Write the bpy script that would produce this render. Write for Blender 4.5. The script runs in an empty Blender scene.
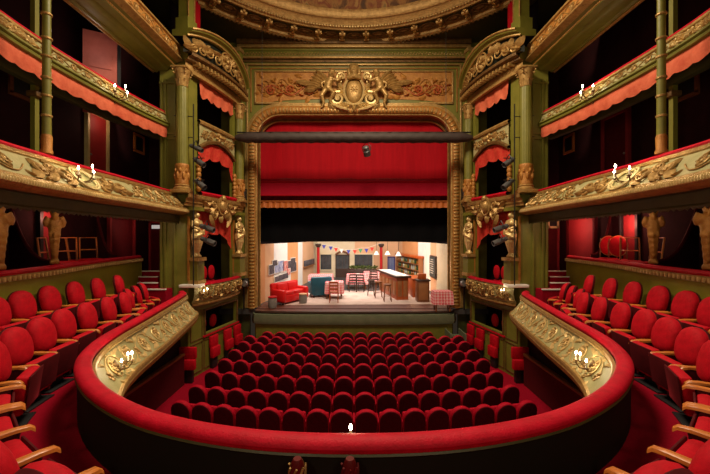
import bpy, bmesh, math, random
from mathutils import Vector, Matrix
random.seed(7)
sc = bpy.context.scene
COL = sc.collection
V = Vector
PI = math.pi
E = 4.3            # eye height over the pit floor
FPX = 340.0
def P(px, py, Y):
    return V(((px - 354) / FPX * Y, Y, E - (py - 237) / FPX * Y))

# ------------------------------------------------------------------ materials
MATS = {}
def mat(name, col, rough=.6, metal=0., sheen=0., sheen_tint=None, col2=None, scale=8., bump=0., bscale=40., emit=None, estr=0., stretch=None, mix=.5, wave=None, spec=.5, alpha=None):
    m = bpy.data.materials.new(name); m.use_nodes = True
    nt = m.node_tree; b = nt.nodes['Principled BSDF']
    b.inputs['Base Color'].default_value = (*col, 1)
    b.inputs['Roughness'].default_value = rough
    b.inputs['Metallic'].default_value = metal
    b.inputs['Specular IOR Level'].default_value = spec
    if sheen:
        b.inputs['Sheen Weight'].default_value = sheen
        b.inputs['Sheen Roughness'].default_value = .35
        b.inputs['Sheen Tint'].default_value = (*(sheen_tint or col), 1)
    tc = nt.nodes.new('ShaderNodeTexCoord')
    vec = tc.outputs['Object']
    if stretch:
        mp = nt.nodes.new('ShaderNodeMapping'); mp.inputs['Scale'].default_value = stretch
        nt.links.new(vec, mp.inputs['Vector']); vec = mp.outputs['Vector']
    if col2:
        if wave:
            n = nt.nodes.new('ShaderNodeTexWave'); n.inputs['Scale'].default_value = scale
            n.inputs['Distortion'].default_value = wave; n.inputs['Detail'].default_value = 3
            out = n.outputs['Fac']
        else:
            n = nt.nodes.new('ShaderNodeTexNoise'); n.inputs['Scale'].default_value = scale
            n.inputs['Detail'].default_value = 6; n.inputs['Roughness'].default_value = .65
            out = n.outputs['Fac']
        nt.links.new(vec, n.inputs['Vector'])
        r = nt.nodes.new('ShaderNodeValToRGB')
        r.color_ramp.elements[0].position = max(0, mix - .18); r.color_ramp.elements[1].position = min(1, mix + .18)
        r.color_ramp.elements[0].color = (*col, 1); r.color_ramp.elements[1].color = (*col2, 1)
        nt.links.new(out, r.inputs['Fac']); nt.links.new(r.outputs['Color'], b.inputs['Base Color'])
    if bump:
        n2 = nt.nodes.new('ShaderNodeTexNoise'); n2.inputs['Scale'].default_value = bscale; n2.inputs['Detail'].default_value = 4
        nt.links.new(vec, n2.inputs['Vector'])
        bp = nt.nodes.new('ShaderNodeBump'); bp.inputs['Strength'].default_value = bump; bp.inputs['Distance'].default_value = .02
        nt.links.new(n2.outputs['Fac'], bp.inputs['Height']); nt.links.new(bp.outputs['Normal'], b.inputs['Normal'])
    if emit:
        b.inputs['Emission Color'].default_value = (*emit, 1); b.inputs['Emission Strength'].default_value = estr
    MATS[name] = m
    return m
mat('gold', (.27, .15, .040), .42, .4, col2=(.50, .31, .10), scale=9, bump=.5, bscale=30)
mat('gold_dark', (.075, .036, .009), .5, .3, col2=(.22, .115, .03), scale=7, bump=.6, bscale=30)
mat('gold_bright', (.50, .34, .12), .38, .4, col2=(.72, .53, .23), scale=12, bump=.3, bscale=40)
mat('gilt_orange', (.30, .105, .015), .5, .2, col2=(.46, .21, .035), scale=5, bump=.6, bscale=60)
mat('cream', (.50, .40, .17), .5, .1, col2=(.62, .50, .24), scale=6, bump=.3, bscale=20)
mat('cream_green', (.27, .26, .10), .55, .0, col2=(.43, .37, .18), scale=3.5, bump=.3, bscale=25)
mat('green', (.125, .122, .012), .5, col2=(.18, .165, .022), scale=3, bump=.12, bscale=20)
mat('green_parapet', (.26, .235, .016), .6, col2=(.32, .285, .026), scale=2.2, bump=.05)
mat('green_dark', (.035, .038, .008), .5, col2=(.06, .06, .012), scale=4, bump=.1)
mat('green_grey', (.10, .12, .065), .55, col2=(.14, .15, .09), scale=3, bump=.05)
mat('velvet', (.36, .002, .008), .7, sheen=.10, sheen_tint=(1, .03, .05), col2=(.52, .003, .014), scale=14, bump=.2, bscale=120, spec=.15)
mat('velvet_rail', (.36, .002, .012), .6, sheen=.06, sheen_tint=(1, .04, .08), col2=(.55, .003, .022), scale=5, bump=.25, bscale=60, spec=.18)
mat('velvet_dark', (.042, .0006, .003), .85, sheen=.12, sheen_tint=(.8, .03, .05), col2=(.068, .0008, .005), scale=16, bump=.1, bscale=120, spec=.15)  # darker red; on the stalls seat backs it stands in for shade
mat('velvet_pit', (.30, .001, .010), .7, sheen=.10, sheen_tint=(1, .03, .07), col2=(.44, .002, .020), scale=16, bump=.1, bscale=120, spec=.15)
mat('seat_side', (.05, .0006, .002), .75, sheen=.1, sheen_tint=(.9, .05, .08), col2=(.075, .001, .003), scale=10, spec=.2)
mat('carpet', (.24, .001, .011), .95, col2=(.30, .002, .015), scale=30, bump=.4, bscale=200, spec=.1)
mat('wood_arm', (.62, .20, .03), .35, col2=(.42, .12, .02), scale=4, stretch=(12, 1, 12), bump=.05)
mat('wood_brown', (.22, .07, .018), .4, col2=(.13, .04, .01), scale=4, stretch=(8, 1, 8), bump=.05)
mat('wood_bar', (.46, .09, .010), .4, col2=(.30, .05, .006), scale=5, stretch=(6, 1, 1), bump=.05)
mat('wood_dark', (.05, .018, .008), .5, col2=(.03, .011, .006), scale=5, bump=.05)
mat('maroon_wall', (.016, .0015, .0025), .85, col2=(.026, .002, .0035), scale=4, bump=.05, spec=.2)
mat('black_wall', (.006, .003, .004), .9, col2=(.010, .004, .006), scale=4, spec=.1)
mat('red_wall', (.20, .006, .010), .75, col2=(.25, .010, .014), scale=3)
mat('red_door', (.30, .012, .010), .6, col2=(.24, .008, .008), scale=3)
mat('pale_red_door', (.46, .12, .09), .6, col2=(.33, .07, .05), scale=2.5, mix=.55)
mat('black', (.010, .010, .011), .5, bump=.1)
mat('black_cloth', (.0035, .0035, .0045), .95, bump=.1, spec=.1)
mat('bar_wrap', (.026, .016, .013), .7, col2=(.04, .024, .02), scale=7, bump=.4, bscale=14)
mat('iron', (.02, .018, .016), .45, .5)
mat('steel', (.28, .27, .27), .4, .7)
mat('lamp_grey', (.10, .10, .10), .45, .4)
mat('curtain', (.30, .001, .006), .8, sheen=.2, sheen_tint=(1, .03, .04), col2=(.38, .002, .008), scale=3, stretch=(3, 3, .2), bump=.05, spec=.15)
mat('curtain_rose', (.38, .004, .022), .8, sheen=.2, sheen_tint=(1, .1, .14), col2=(.43, .007, .03), scale=3, spec=.15)
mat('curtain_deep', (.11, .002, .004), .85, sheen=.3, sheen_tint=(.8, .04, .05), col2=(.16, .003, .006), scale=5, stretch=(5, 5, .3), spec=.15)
mat('fringe', (.58, .16, .02), .6, col2=(.40, .09, .012), scale=40, stretch=(2, 2, .2), bump=.3)
mat('valance', (.46, .075, .035), .75, sheen=.2, sheen_tint=(1, .3, .2), col2=(.62, .15, .075), scale=5, bump=.15, bscale=30, spec=.2)
mat('drape', (.42, .010, .012), .75, sheen=.2, sheen_tint=(1, .15, .1), col2=(.52, .06, .03), scale=11, bump=.15, spec=.2)
mat('bulb', (1, .9, .7), .3, emit=(1, .86, .62), estr=40)
mat('candle', (.8, .74, .6), .5)
mat('white', (.75, .72, .66), .5)
mat('grey_white', (.55, .53, .48), .6)
mat('exit_sign', (.8, .8, .78), .5, emit=(.9, .95, .9), estr=.25)
mat('ceiling_green', (.035, .032, .008), .6, col2=(.055, .045, .010), scale=2)
mat('stage_board', (.085, .022, .012), .5, col2=(.12, .032, .016), scale=3, stretch=(5, .6, 1), bump=.1)
mat('stage_floor_dark', (.035, .034, .034), .5, col2=(.06, .055, .052), scale=3)
mat('rug', (.42, .30, .26), .9, col2=(.58, .44, .39), scale=3, bump=.2)
mat('set_peach', (.62, .36, .20), .7, col2=(.70, .42, .25), scale=1.2)
mat('set_orange', (.60, .26, .10), .7, col2=(.68, .33, .14), scale=1.2)
mat('set_cream', (.72, .62, .45), .7, col2=(.66, .54, .36), scale=1.5)
mat('set_white', (.80, .79, .77), .7, col2=(.70, .69, .68), scale=2)
mat('set_wood', (.33, .13, .04), .5, col2=(.24, .09, .03), scale=4)
mat('glass_dark', (.025, .035, .04), .15, col2=(.09, .10, .11), scale=1.3, spec=.6)
mat('glass_blue', (.10, .16, .34), .2, col2=(.2, .26, .42), scale=2)
mat('indigo', (.035, .02, .16), .5)
mat('post_red', (.50, .008, .012), .35)
mat('sofa_red', (.72, .012, .012), .4, col2=(.62, .008, .010), scale=4, bump=.1)
mat('teal', (.004, .055, .09), .45, col2=(.006, .08, .125), scale=4)
mat('chalk', (.022, .035, .04), .7)
mat('barrel', (.20, .18, .17), .6)
mat('bar_top', (.75, .76, .80), .25)
mat('flag_blue', (.04, .05, .35), .7); mat('flag_red', (.62, .03, .02), .7); mat('flag_white', (.8, .75, .75), .7); mat('flag_pink', (.8, .2, .3), .7); mat('flag_green', (.05, .3, .12), .7)
mat('bottle_green', (.02, .07, .03), .15); mat('bottle_amber', (.25, .09, .012), .15); mat('bottle_clear', (.40, .42, .38), .15); mat('bottle_gold', (.30, .22, .06), .2)
mat('photo_dark', (.012, .012, .02), .5, col2=(.12, .11, .13), scale=7); mat('photo_blue', (.10, .16, .42), .5, col2=(.6, .62, .7), scale=7); mat('photo_red', (.55, .04, .04), .5, col2=(.7, .5, .45), scale=7)
mat('gilt_red', (.34, .055, .014), .5, .2, col2=(.44, .10, .02), scale=6, bump=.4)
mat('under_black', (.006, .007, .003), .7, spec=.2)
mat('leaf', (.06, .10, .02), .6, col2=(.12, .14, .03), scale=10)
mat('lamp_red', (.10, .006, .006), .3)
# checked table cloth
def check_mat(name, a, b, s):
    m = mat(name, a, .8); nt = m.node_tree; bs = nt.nodes['Principled BSDF']
    tc = [n for n in nt.nodes if n.bl_idname == 'ShaderNodeTexCoord'][0]
    w = []
    for ax in ((1, 0, 0), (0, 1, 0), (0, 0, 1)):
        n = nt.nodes.new('ShaderNodeVectorMath'); n.operation = 'DOT_PRODUCT'; n.inputs[1].default_value = V(ax) * s
        nt.links.new(tc.outputs['Object'], n.inputs[0])
        f = nt.nodes.new('ShaderNodeMath'); f.operation = 'FRACT'; nt.links.new(n.outputs['Value'], f.inputs[0])
        g = nt.nodes.new('ShaderNodeMath'); g.operation = 'GREATER_THAN'; g.inputs[1].default_value = .5; nt.links.new(f.outputs[0], g.inputs[0])
        w.append(g)
    a1 = nt.nodes.new('ShaderNodeMath'); a1.operation = 'ADD'; nt.links.new(w[0].outputs[0], a1.inputs[0]); nt.links.new(w[1].outputs[0], a1.inputs[1])
    a2 = nt.nodes.new('ShaderNodeMath'); a2.operation = 'ADD'; nt.links.new(a1.outputs[0], a2.inputs[0]); nt.links.new(w[2].outputs[0], a2.inputs[1])
    d = nt.nodes.new('ShaderNodeMath'); d.operation = 'DIVIDE'; d.inputs[1].default_value = 3; nt.links.new(a2.outputs[0], d.inputs[0])
    r = nt.nodes.new('ShaderNodeValToRGB'); r.color_ramp.elements[0].color = (*a, 1); r.color_ramp.elements[1].color = (*b, 1)
    nt.links.new(d.outputs[0], r.inputs['Fac']); nt.links.new(r.outputs['Color'], bs.inputs['Base Color'])
check_mat('gingham', (.80, .56, .55), (.66, .07, .10), 9)
# dome painting: figures suggested by blotches of warm browns, reds and greys
def fresco():
    m = mat('fresco', (.2, .1, .03), .7); nt = m.node_tree; bs = nt.nodes['Principled BSDF']
    tc = [n for n in nt.nodes if n.bl_idname == 'ShaderNodeTexCoord'][0]
    n = nt.nodes.new('ShaderNodeTexNoise'); n.inputs['Scale'].default_value = 1.7; n.inputs['Detail'].default_value = 7; n.inputs['Distortion'].default_value = .6
    nt.links.new(tc.outputs['Object'], n.inputs['Vector'])
    r = nt.nodes.new('ShaderNodeValToRGB'); e = r.color_ramp.elements
    e[0].position = .3; e[0].color = (.06, .035, .02, 1); e[1].position = .72; e[1].color = (.60, .36, .12, 1)
    for p, c in ((.40, (.12, .05, .014, 1)), (.47, (.34, .17, .045, 1)), (.53, (.20, .05, .018, 1)), (.585, (.42, .24, .07, 1)), (.65, (.20, .14, .05, 1))):
        q = e.new(p); q.color = c
    nt.links.new(n.outputs['Fac'], r.inputs['Fac']); nt.links.new(r.outputs['Color'], bs.inputs['Base Color'])
fresco()

# ------------------------------------------------------------------ mesh helpers
class MB:
    def __init__(self): self.v = []; self.f = []
    def add(self, vs, fs):
        b = len(self.v); self.v += [V(p) for p in vs]; self.f += [tuple(b + i for i in f) for f in fs]
        return self
    def grid(self, rows, cu=False, cv=False, capu=False):
        n, m = len(rows), len(rows[0]); vs = [p for r in rows for p in r]; fs = []
        for i in range(n if cu else n - 1):
            for j in range(m if cv else m - 1):
                a, b = i % n, (i + 1) % n; c, d = j, (j + 1) % m
                fs.append((a * m + c, b * m + c, b * m + d, a * m + d))
        if capu and not cu:
            fs.append(tuple(range(m))); fs.append(tuple((n - 1) * m + j for j in range(m)))
        return self.add(vs, fs)
    def box(self, c, s, M=None, ch=0.):
        c = V(c); h = [x / 2 for x in s]
        M = M or Matrix.Identity(3)
        if ch:
            ch = min(ch, min(h) * .9); vs = []; fs = []
            # chamfered box: three rings per axis pair
            bm = bmesh.new(); bmesh.ops.create_cube(bm, size=1)
            for v in bm.verts: v.co = V((v.co.x * s[0], v.co.y * s[1], v.co.z * s[2]))
            bmesh.ops.bevel(bm, geom=bm.edges[:], offset=ch, segments=2, profile=.5, affect='EDGES')
            bm.verts.ensure_lookup_table()
            vs = [c + M @ v.co for v in bm.verts]; fs = [tuple(v.index for v in f.verts) for f in bm.faces]; bm.free()
            return self.add(vs, fs)
        vs = [c + M @ V((x * h[0], y * h[1], z * h[2])) for x in (-1, 1) for y in (-1, 1) for z in (-1, 1)]
        return self.add(vs, [(0, 1, 3, 2), (4, 6, 7, 5), (0, 4, 5, 1), (2, 3, 7, 6), (0, 2, 6, 4), (1, 5, 7, 3)])
    def quad(self, a, b, c, d): return self.add([a, b, c, d], [(0, 1, 2, 3)])
    def tube(self, pts, r, n=8, cap=True, flat=1.):
        pts = [V(p) for p in pts]; k = len(pts)
        if not hasattr(r, '__len__'): r = [r] * k
        rows = []; up = None
        for i, p in enumerate(pts):
            t = (pts[min(i + 1, k - 1)] - pts[max(i - 1, 0)])
            if t.length < 1e-9: t = V((0, 0, 1))
            t.normalize()
            if up is None:
                up = V((0, 0, 1)) if abs(t.z) < .9 else V((0, 1, 0))
            a = up - t * up.dot(t)
            if a.length < 1e-6: a = t.orthogonal()
            a.normalize(); b = t.cross(a); up = a
            rows.append([p + (a * math.cos(2 * PI * j / n) + b * math.sin(2 * PI * j / n) * flat) * r[i] for j in range(n)])
        return self.grid(rows, cv=True, capu=cap)
    def lathe(self, prof, c, n=16, M=None, sx=1., sy=1.):
        c = V(c); M = M or Matrix.Identity(3)
        rows = [[c + M @ V((r * math.cos(2 * PI * j / n) * sx, r * math.sin(2 * PI * j / n) * sy, z)) for j in range(n)] for r, z in prof]
        return self.grid(rows, cv=True, capu=True)
    def ell(self, c, r, M=None, n=12, m=8):
        pr = [(max(.02, math.sin(PI * i / m)), -math.cos(PI * i / m)) for i in range(m + 1)]
        c = V(c); M = M or Matrix.Identity(3)
        rows = [[c + M @ V((q * math.cos(2 * PI * j / n) * r[0], q * math.sin(2 * PI * j / n) * r[1], z * r[2])) for j in range(n)] for q, z in pr]
        return self.grid(rows, cv=True, capu=True)
    def pad(self, outline, steps, place):
        """outline: 2-D points; steps: (scale, depth) rings; place(u, v, d) -> point"""
        cx = sum(p[0] for p in outline) / len(outline); cy = sum(p[1] for p in outline) / len(outline)
        rows = [[place(cx + (u - cx) * s, cy + (v - cy) * s, d) for u, v in outline] for s, d in steps]
        return self.grid(rows, cv=True, capu=True)
    def build(self, name, material, parent=None, sharp=38, local=False):
        o0 = V((0, 0, 0)); q = parent
        while q is not None and not local:
            o0 += q.location; q = q.parent
        me = bpy.data.meshes.new(name)
        me.from_pydata([p - o0 for p in self.v], [], self.f)
        bm = bmesh.new(); bm.from_mesh(me); bmesh.ops.recalc_face_normals(bm, faces=bm.faces); bm.to_mesh(me); bm.free()
        me.polygons.foreach_set('use_smooth', [True] * len(me.polygons))
        me.set_sharp_from_angle(angle=math.radians(sharp))
        if material: me.materials.append(MATS[material])
        o = bpy.data.objects.new(name, me); COL.objects.link(o); o.parent = parent
        return o
def thing(name, label, cat, loc=(0, 0, 0), rz=0., group=None):
    o = bpy.data.objects.new(name, None); COL.objects.link(o); o.location = loc; o.rotation_euler = (0, 0, rz)
    o.empty_display_size = .1
    return tag(o, label, cat, group)
def tag(o, label, cat, group=None, kind=None):
    o['label'] = label; o['category'] = cat
    if group: o['group'] = group
    if kind: o['kind'] = kind
    return o
def struct(o, label=None, cat=None):
    o['kind'] = 'structure'
    if label: o['label'] = label
    if cat: o['category'] = cat
    return o
def center(o):
    """shift a one-mesh thing's origin to the foot of its mesh"""
    vs = [v.co for v in o.data.vertices]
    c = V(((min(v.x for v in vs) + max(v.x for v in vs)) / 2, (min(v.y for v in vs) + max(v.y for v in vs)) / 2, min(v.z for v in vs)))
    o.data.transform(Matrix.Translation(-c)); o.location = c
    return o
def dup(t, loc, rz, label, group=None):
    r = t.copy(); COL.objects.link(r); r.location = loc; r.rotation_euler = (0, 0, rz); r['label'] = label
    if group: r['group'] = group
    for c in t.children:
        d = c.copy(); COL.objects.link(d); d.parent = r
        for g in c.children:
            h = g.copy(); COL.objects.link(h); h.parent = d
    return r
def catmull(pts, step=.12):
    pts = [V((p[0], p[1], p[2] if len(p) > 2 else 0)) for p in pts]; out = []
    for i in range(len(pts) - 1):
        p0 = pts[max(i - 1, 0)]; p1 = pts[i]; p2 = pts[i + 1]; p3 = pts[min(i + 2, len(pts) - 1)]
        n = max(2, int((p2 - p1).length / step))
        for k in range(n):
            t = k / n
            out.append(.5 * ((2 * p1) + (p2 - p0) * t + (2 * p0 - 5 * p1 + 4 * p2 - p3) * t * t + (3 * p1 - p0 - 3 * p2 + p3) * t ** 3))
    out.append(pts[-1]); return out
class Path:
    """plan path with inward normals; at(u) -> point, normal"""
    def __init__(self, pts, inside, step=.12, smooth=True):
        self.p = catmull(pts, step) if smooth else [V((p[0], p[1], 0)) for p in pts]
        self.u = [0.]
        for a, b in zip(self.p, self.p[1:]): self.u.append(self.u[-1] + (b - a).length)
        self.len = self.u[-1]; self.n = []
        k = len(self.p)
        mid = self.p[k // 2]; t = self.p[min(k // 2 + 1, k - 1)] - self.p[k // 2 - 1]
        sgn = 1 if V((t.y, -t.x, 0)).dot(V((*inside, 0)) - mid) > 0 else -1
        for i in range(k):
            t = (self.p[min(i + 1, k - 1)] - self.p[max(i - 1, 0)]).normalized()
            self.n.append(V((t.y, -t.x, 0)) * sgn)
    def at(self, u):
        u = min(max(u, 0), self.len - 1e-6); i = 0
        lo, hi = 0, len(self.u) - 1
        while hi - lo > 1:
            m = (lo + hi) // 2
            if self.u[m] <= u: lo = m
            else: hi = m
        f = (u - self.u[lo]) / max(1e-9, self.u[lo + 1] - self.u[lo])
        return self.p[lo].lerp(self.p[lo + 1], f), self.n[lo].lerp(self.n[lo + 1], f).normalized()
    def sweep(self, mb, prof, z0=0., closed=False, u0=0., u1=None, step=.15):
        u1 = self.len if u1 is None else u1
        us = [u0] + [u for u in self.u if u0 + .02 < u < u1 - .02] + [u1]
        rows = []
        for u in us:
            p, n = self.at(u)
            rows.append([V((p.x, p.y, z0 + z)) + n * o for o, z in prof])
        mb.grid(rows, cv=closed, capu=closed)
        return mb
    def nearest(self, y):
        return min(self.u, key=lambda u: abs(self.at(u)[0].y - y))
def bolster(w, h, n=8):
    """closed half-round profile, from offset 0 out to -w"""
    pr = [(-w / 2 + w / 2 * math.cos(PI * i / n), h * math.sin(PI * i / n)) for i in range(n + 1)]
    return pr + [(-w * .85, -.07), (-w * .15, -.07)]
# --- relief ornament on a (u, v, h) surface
def spiral(mb, mp, u, v, R, turns, a0, sgn, r, h=.03, n=6):
    pts = []; rr = []; N = int(14 * turns)
    for i in range(N + 1):
        t = i / N; a = a0 + sgn * 2 * PI * turns * t; q = R * (1 - .85 * t)
        pts.append(mp(u + q * math.cos(a), v + q * math.sin(a), h * (.6 + .6 * t))); rr.append(r * (1 - .35 * t))
    mb.tube(pts, rr, n); c = mp(u, v, h); mb.ell(c, (r * 1.5,) * 3, n=6, m=4)
def leaf(mb, mp, u, v, a, L, W, h=.04, curl=.6):
    rows = []
    for i in range(6):
        t = i / 5; w = W * math.sin(PI * (.12 + .84 * t)) ** .8; aa = a + curl * t
        cu = u + L * t * math.cos(a + curl * t * .5); cv = v + L * t * math.sin(a + curl * t * .5)
        nu, nv = -math.sin(aa), math.cos(aa)
        rows.append([mp(cu + nu * w * k, cv + nv * w * k, h * (.15, .7, 1.1, .7, .15)[j] * (.6 + .5 * math.sin(PI * t))) for j, k in enumerate((-1, -.5, 0, .5, 1))])
    mb.grid(rows)
def rinceau(mb, mp, u0, u1, vc, amp, per, r=.018, h=.03, leaves=True, phase=0):
    n = max(1, round((u1 - u0) / per)); per = (u1 - u0) / n
    pts = [mp(u0 + per * n * i / (n * 12), vc + amp * .9 * math.sin(PI * i / 12 + phase), h * .5) for i in range(n * 12 + 1)]
    mb.tube(pts, r * .8, 5)
    for k in range(n):
        u = u0 + per * (k + .5); s = 1 if (k + (phase > 1)) % 2 == 0 else -1
        spiral(mb, mp, u, vc - s * amp * .12, min(amp * .82, per * .42), 1.6, s * PI / 2, -s, r, h)
        if leaves:
            for j in range(5):
                a = s * PI / 2 + (j - 2) * 1.15
                leaf(mb, mp, u + math.cos(a) * amp * .30, vc - s * amp * .12 + math.sin(a) * amp * .30, a, amp * .42, amp * .17, h * 1.3)
            leaf(mb, mp, u + per * .42, vc + s * amp * .5, s * .9, per * .34, amp * .2, h * 1.4, -s)
            leaf(mb, mp, u - per * .42, vc + s * amp * .55, PI - s * .9, per * .3, amp * .2, h * 1.3, s)
def rosette(mb, mp, u, v, R, h=.05, petals=7):
    for k in range(petals):
        a = 2 * PI * k / petals
        leaf(mb, mp, u + R * .2 * math.cos(a), v + R * .2 * math.sin(a), a, R * .8, R * .33, h, 0)
    mb.ell(mp(u, v, h), (R * .28,) * 3, n=8, m=5)
def ring(mb, mp, u, v, a, b, r, h, n=28):
    pts = [mp(u + a * math.cos(2 * PI * i / n), v + b * math.sin(2 * PI * i / n), h) for i in range(n + 1)]
    mb.tube(pts, r, 6)
def remesh(o, vox):
    m = o.modifiers.new('fuse', 'REMESH'); m.mode = 'VOXEL'; m.voxel_size = vox; m.use_smooth_shade = True
    s = o.modifiers.new('soft', 'SMOOTH'); s.factor = .5; s.iterations = 2
    return o
def side(s): return 'left' if s < 0 else 'right'

# ================================================================== SETTING
struct(MB().box((0, 5.2, -.1), (15, 16.8, .2)).build('floor', 'carpet'), 'red carpeted floor of the stalls below the balcony', 'floor')
for s in (-1, 1):
    struct(MB().box((s * 7.45, 5, 6), (.2, 15, 12.4)).build('wall_' + side(s), 'maroon_wall'))
    struct(MB().box((s * 6.6, 12.3, 6), (1.7, .2, 12.4)).build('wall_end_' + side(s), 'maroon_wall'))
    struct(MB().box((s * 5.25, 6.5, .97), (.12, 7.4, 1.94)).build('wall_stalls_' + side(s), 'maroon_wall'))
struct(MB().box((0, -2.6, 6), (15, .2, 12.4)).build('wall_back', 'maroon_wall'))
# ceiling: plate with a round opening, and the painted dome above it
RC = V((0, 6.4, 0)); ZC = E + 7.6
cm = MB(); N = 96
inner = [V((6.0 * math.cos(2 * PI * i / N), RC.y + 6.0 * math.sin(2 * PI * i / N), ZC)) for i in range(N)]
outer = []
for i in range(N):
    a = 2 * PI * i / N; c, q = math.cos(a), math.sin(a)
    k = min(7.5 / max(1e-6, abs(c)), (7.2 if q > 0 else 9.2) / max(1e-6, abs(q)))
    outer.append(V((k * c, RC.y + k * q, ZC)))
cm.grid([inner, outer], cv=True)
struct(cm.build('ceiling', 'ceiling_green'), 'dark olive ceiling corners around the gilded dome ring', 'ceiling')
dome = thing('painted_dome', 'painted round ceiling dome with gilded ring above the auditorium', 'dome', (0, RC.y, ZC))
dm = MB()
rows = []
for i in range(13):
    t = i / 12; r = 5.55 * math.cos(t * PI / 2 * .98); z = .35 + 1.5 * math.sin(t * PI / 2)
    rows.append([RC + V((r * math.cos(2 * PI * j / 72), r * math.sin(2 * PI * j / 72), ZC + z)) for j in range(72)])
dm.grid(rows, cv=True).build('painting', 'fresco', dome)
def ringsweep(prof, n=120):
    mb = MB()
    rows = [[RC + V((r * math.cos(2 * PI * i / n), r * math.sin(2 * PI * i / n), ZC + z)) for r, z in prof] for i in range(n)]
    return mb.grid(rows, cu=True)
ringsweep([(6.85, .0), (6.85, -.10), (6.76, -.14), (6.70, -.10), (6.68, -.03), (6.62, -.03)]).build('outer_moulding', 'gold', dome)
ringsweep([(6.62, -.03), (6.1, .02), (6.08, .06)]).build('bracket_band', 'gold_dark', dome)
ringsweep([(6.10, .04), (6.08, -.04), (5.98, -.07), (5.93, 0), (5.86, .02), (5.80, -.02), (5.72, .10), (5.66, .16), (5.62, .12), (5.55, .20), (5.52, .38)]).build('inner_moulding', 'gold', dome)
bd = MB()
for i in range(150):
    a = PI * .1 + PI * .8 * i / 149
    bd.ell(RC + V((5.86 * math.cos(a), 5.86 * math.sin(a), ZC - .01)), (.055, .055, .045), n=6, m=4)
bd.build('beading', 'gold_bright', dome)
bd = MB()
for i in range(110):
    a = PI * .1 + PI * .8 * i / 109
    bd.ell(RC + V((6.79 * math.cos(a), 6.79 * math.sin(a), ZC - .14)), (.06, .06, .04), n=6, m=4)
bd.build('egg_moulding', 'gold_dark', dome)
for i in range(-7, 8):
    a = PI / 2 + i * .1425 + .07
    M = Matrix.Rotation(a - PI / 2, 3, 'Z')
    c = RC + V((6.37 * math.cos(a), 6.37 * math.sin(a), ZC - .04))
    b = MB()
    b.box(c + V((0, 0, .0)), (.20, .44, .07), M, .02)
    b.tube([c + M @ V((-.11, -.17, -.05)), c + M @ V((.11, -.17, -.05))], .07, 10)
    b.tube([c + M @ V((-.10, .17, -.06)), c + M @ V((.10, .17, -.06))], .05, 10)
    b.ell(c + M @ V((0, 0, -.07)), (.07, .13, .06), M, 10, 6)
    b.ell(c + M @ V((0, -.26, -.02)), (.06, .06, .08), M, 8, 5)
    b.build('bracket', 'gold', dome)
    mpr = lambda u, v, h, a=a: RC + V(((6.36 + v) * math.cos(a + u / 6.36), (6.36 + v) * math.sin(a + u / 6.36), ZC - .01 - h))
    if i < 7:
        b = MB()
        ring(b, mpr, .455, 0, .26, .15, .018, .02, 20); leaf(b, mpr, .32, 0, 0, .27, .09, .05, 0)
        b.build('ring_panel', 'gold_dark', dome)

# ================================================================== BALCONIES
RAIL_L = [(-4.98, 10.02), (-4.80, 9.75), (-4.70, 9.35), (-4.53, 8.6), (-4.20, 6.98), (-3.95, 5.66), (-3.68, 4.89), (-3.31, 4.30), (-2.73, 3.72), (-2.05, 3.26), (-1.45, 3.0), (-.75, 2.83), (0, 2.78)]
RAIL = RAIL_L + [(-x, y) for x, y in RAIL_L[-2::-1]]
rp = Path(RAIL, (0, 7))
ZR = E - 1.58
bal = thing('balcony_parapet', 'horseshoe balcony parapet with red velvet rail curving around the stalls', 'balcony', (0, 2.7, 2.05))
rp.sweep(MB(), bolster(.185, .06), ZR - .05, closed=True).build('rail', 'velvet_rail', bal)
rp.sweep(MB(), [(.0, -.10), (.035, -.11), (.045, -.15), (.01, -.18), (-.01, -.20)], ZR).build('lip_moulding', 'gold', bal)
PROF = [(-.01, -.20), (.02, -.27), (.07, -.36), (.14, -.46), (.22, -.56), (.27, -.62)]
rp.sweep(MB(), PROF, ZR).build('front_panel', 'cream_green', bal)
rp.sweep(MB(), [(.27, -.62), (.31, -.63), (.32, -.67), (.29, -.70), (.31, -.74), (.28, -.80), (.20, -.83), (.10, -.84)], ZR).build('lower_moulding', 'gold', bal)
rp.sweep(MB(), [(-.15, -.085), (-.172, -.09), (-.182, -.105), (-.155, -.125)], ZR).build('green_trim', 'green_dark', bal)
rp.sweep(MB(), [(-.155, -.12), (-.15, -.5), (-.15, -.70)], ZR).build('inner_wall', 'under_black', bal)
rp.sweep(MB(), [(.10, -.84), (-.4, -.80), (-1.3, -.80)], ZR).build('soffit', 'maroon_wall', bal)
def rmap(u, v, h):
    """v: 0 at the top of the panel .. 1 at its foot"""
    p, n = rp.at(u); t = min(max(v, 0), 1) * (len(PROF) - 1); i = min(int(t), len(PROF) - 2); f = t - i
    o = PROF[i][0] * (1 - f) + PROF[i + 1][0] * f; z = PROF[i][1] * (1 - f) + PROF[i + 1][1] * f
    return V((p.x, p.y, ZR + z)) + n * (o + h * .83) + V((0, 0, -h * .3))
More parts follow.
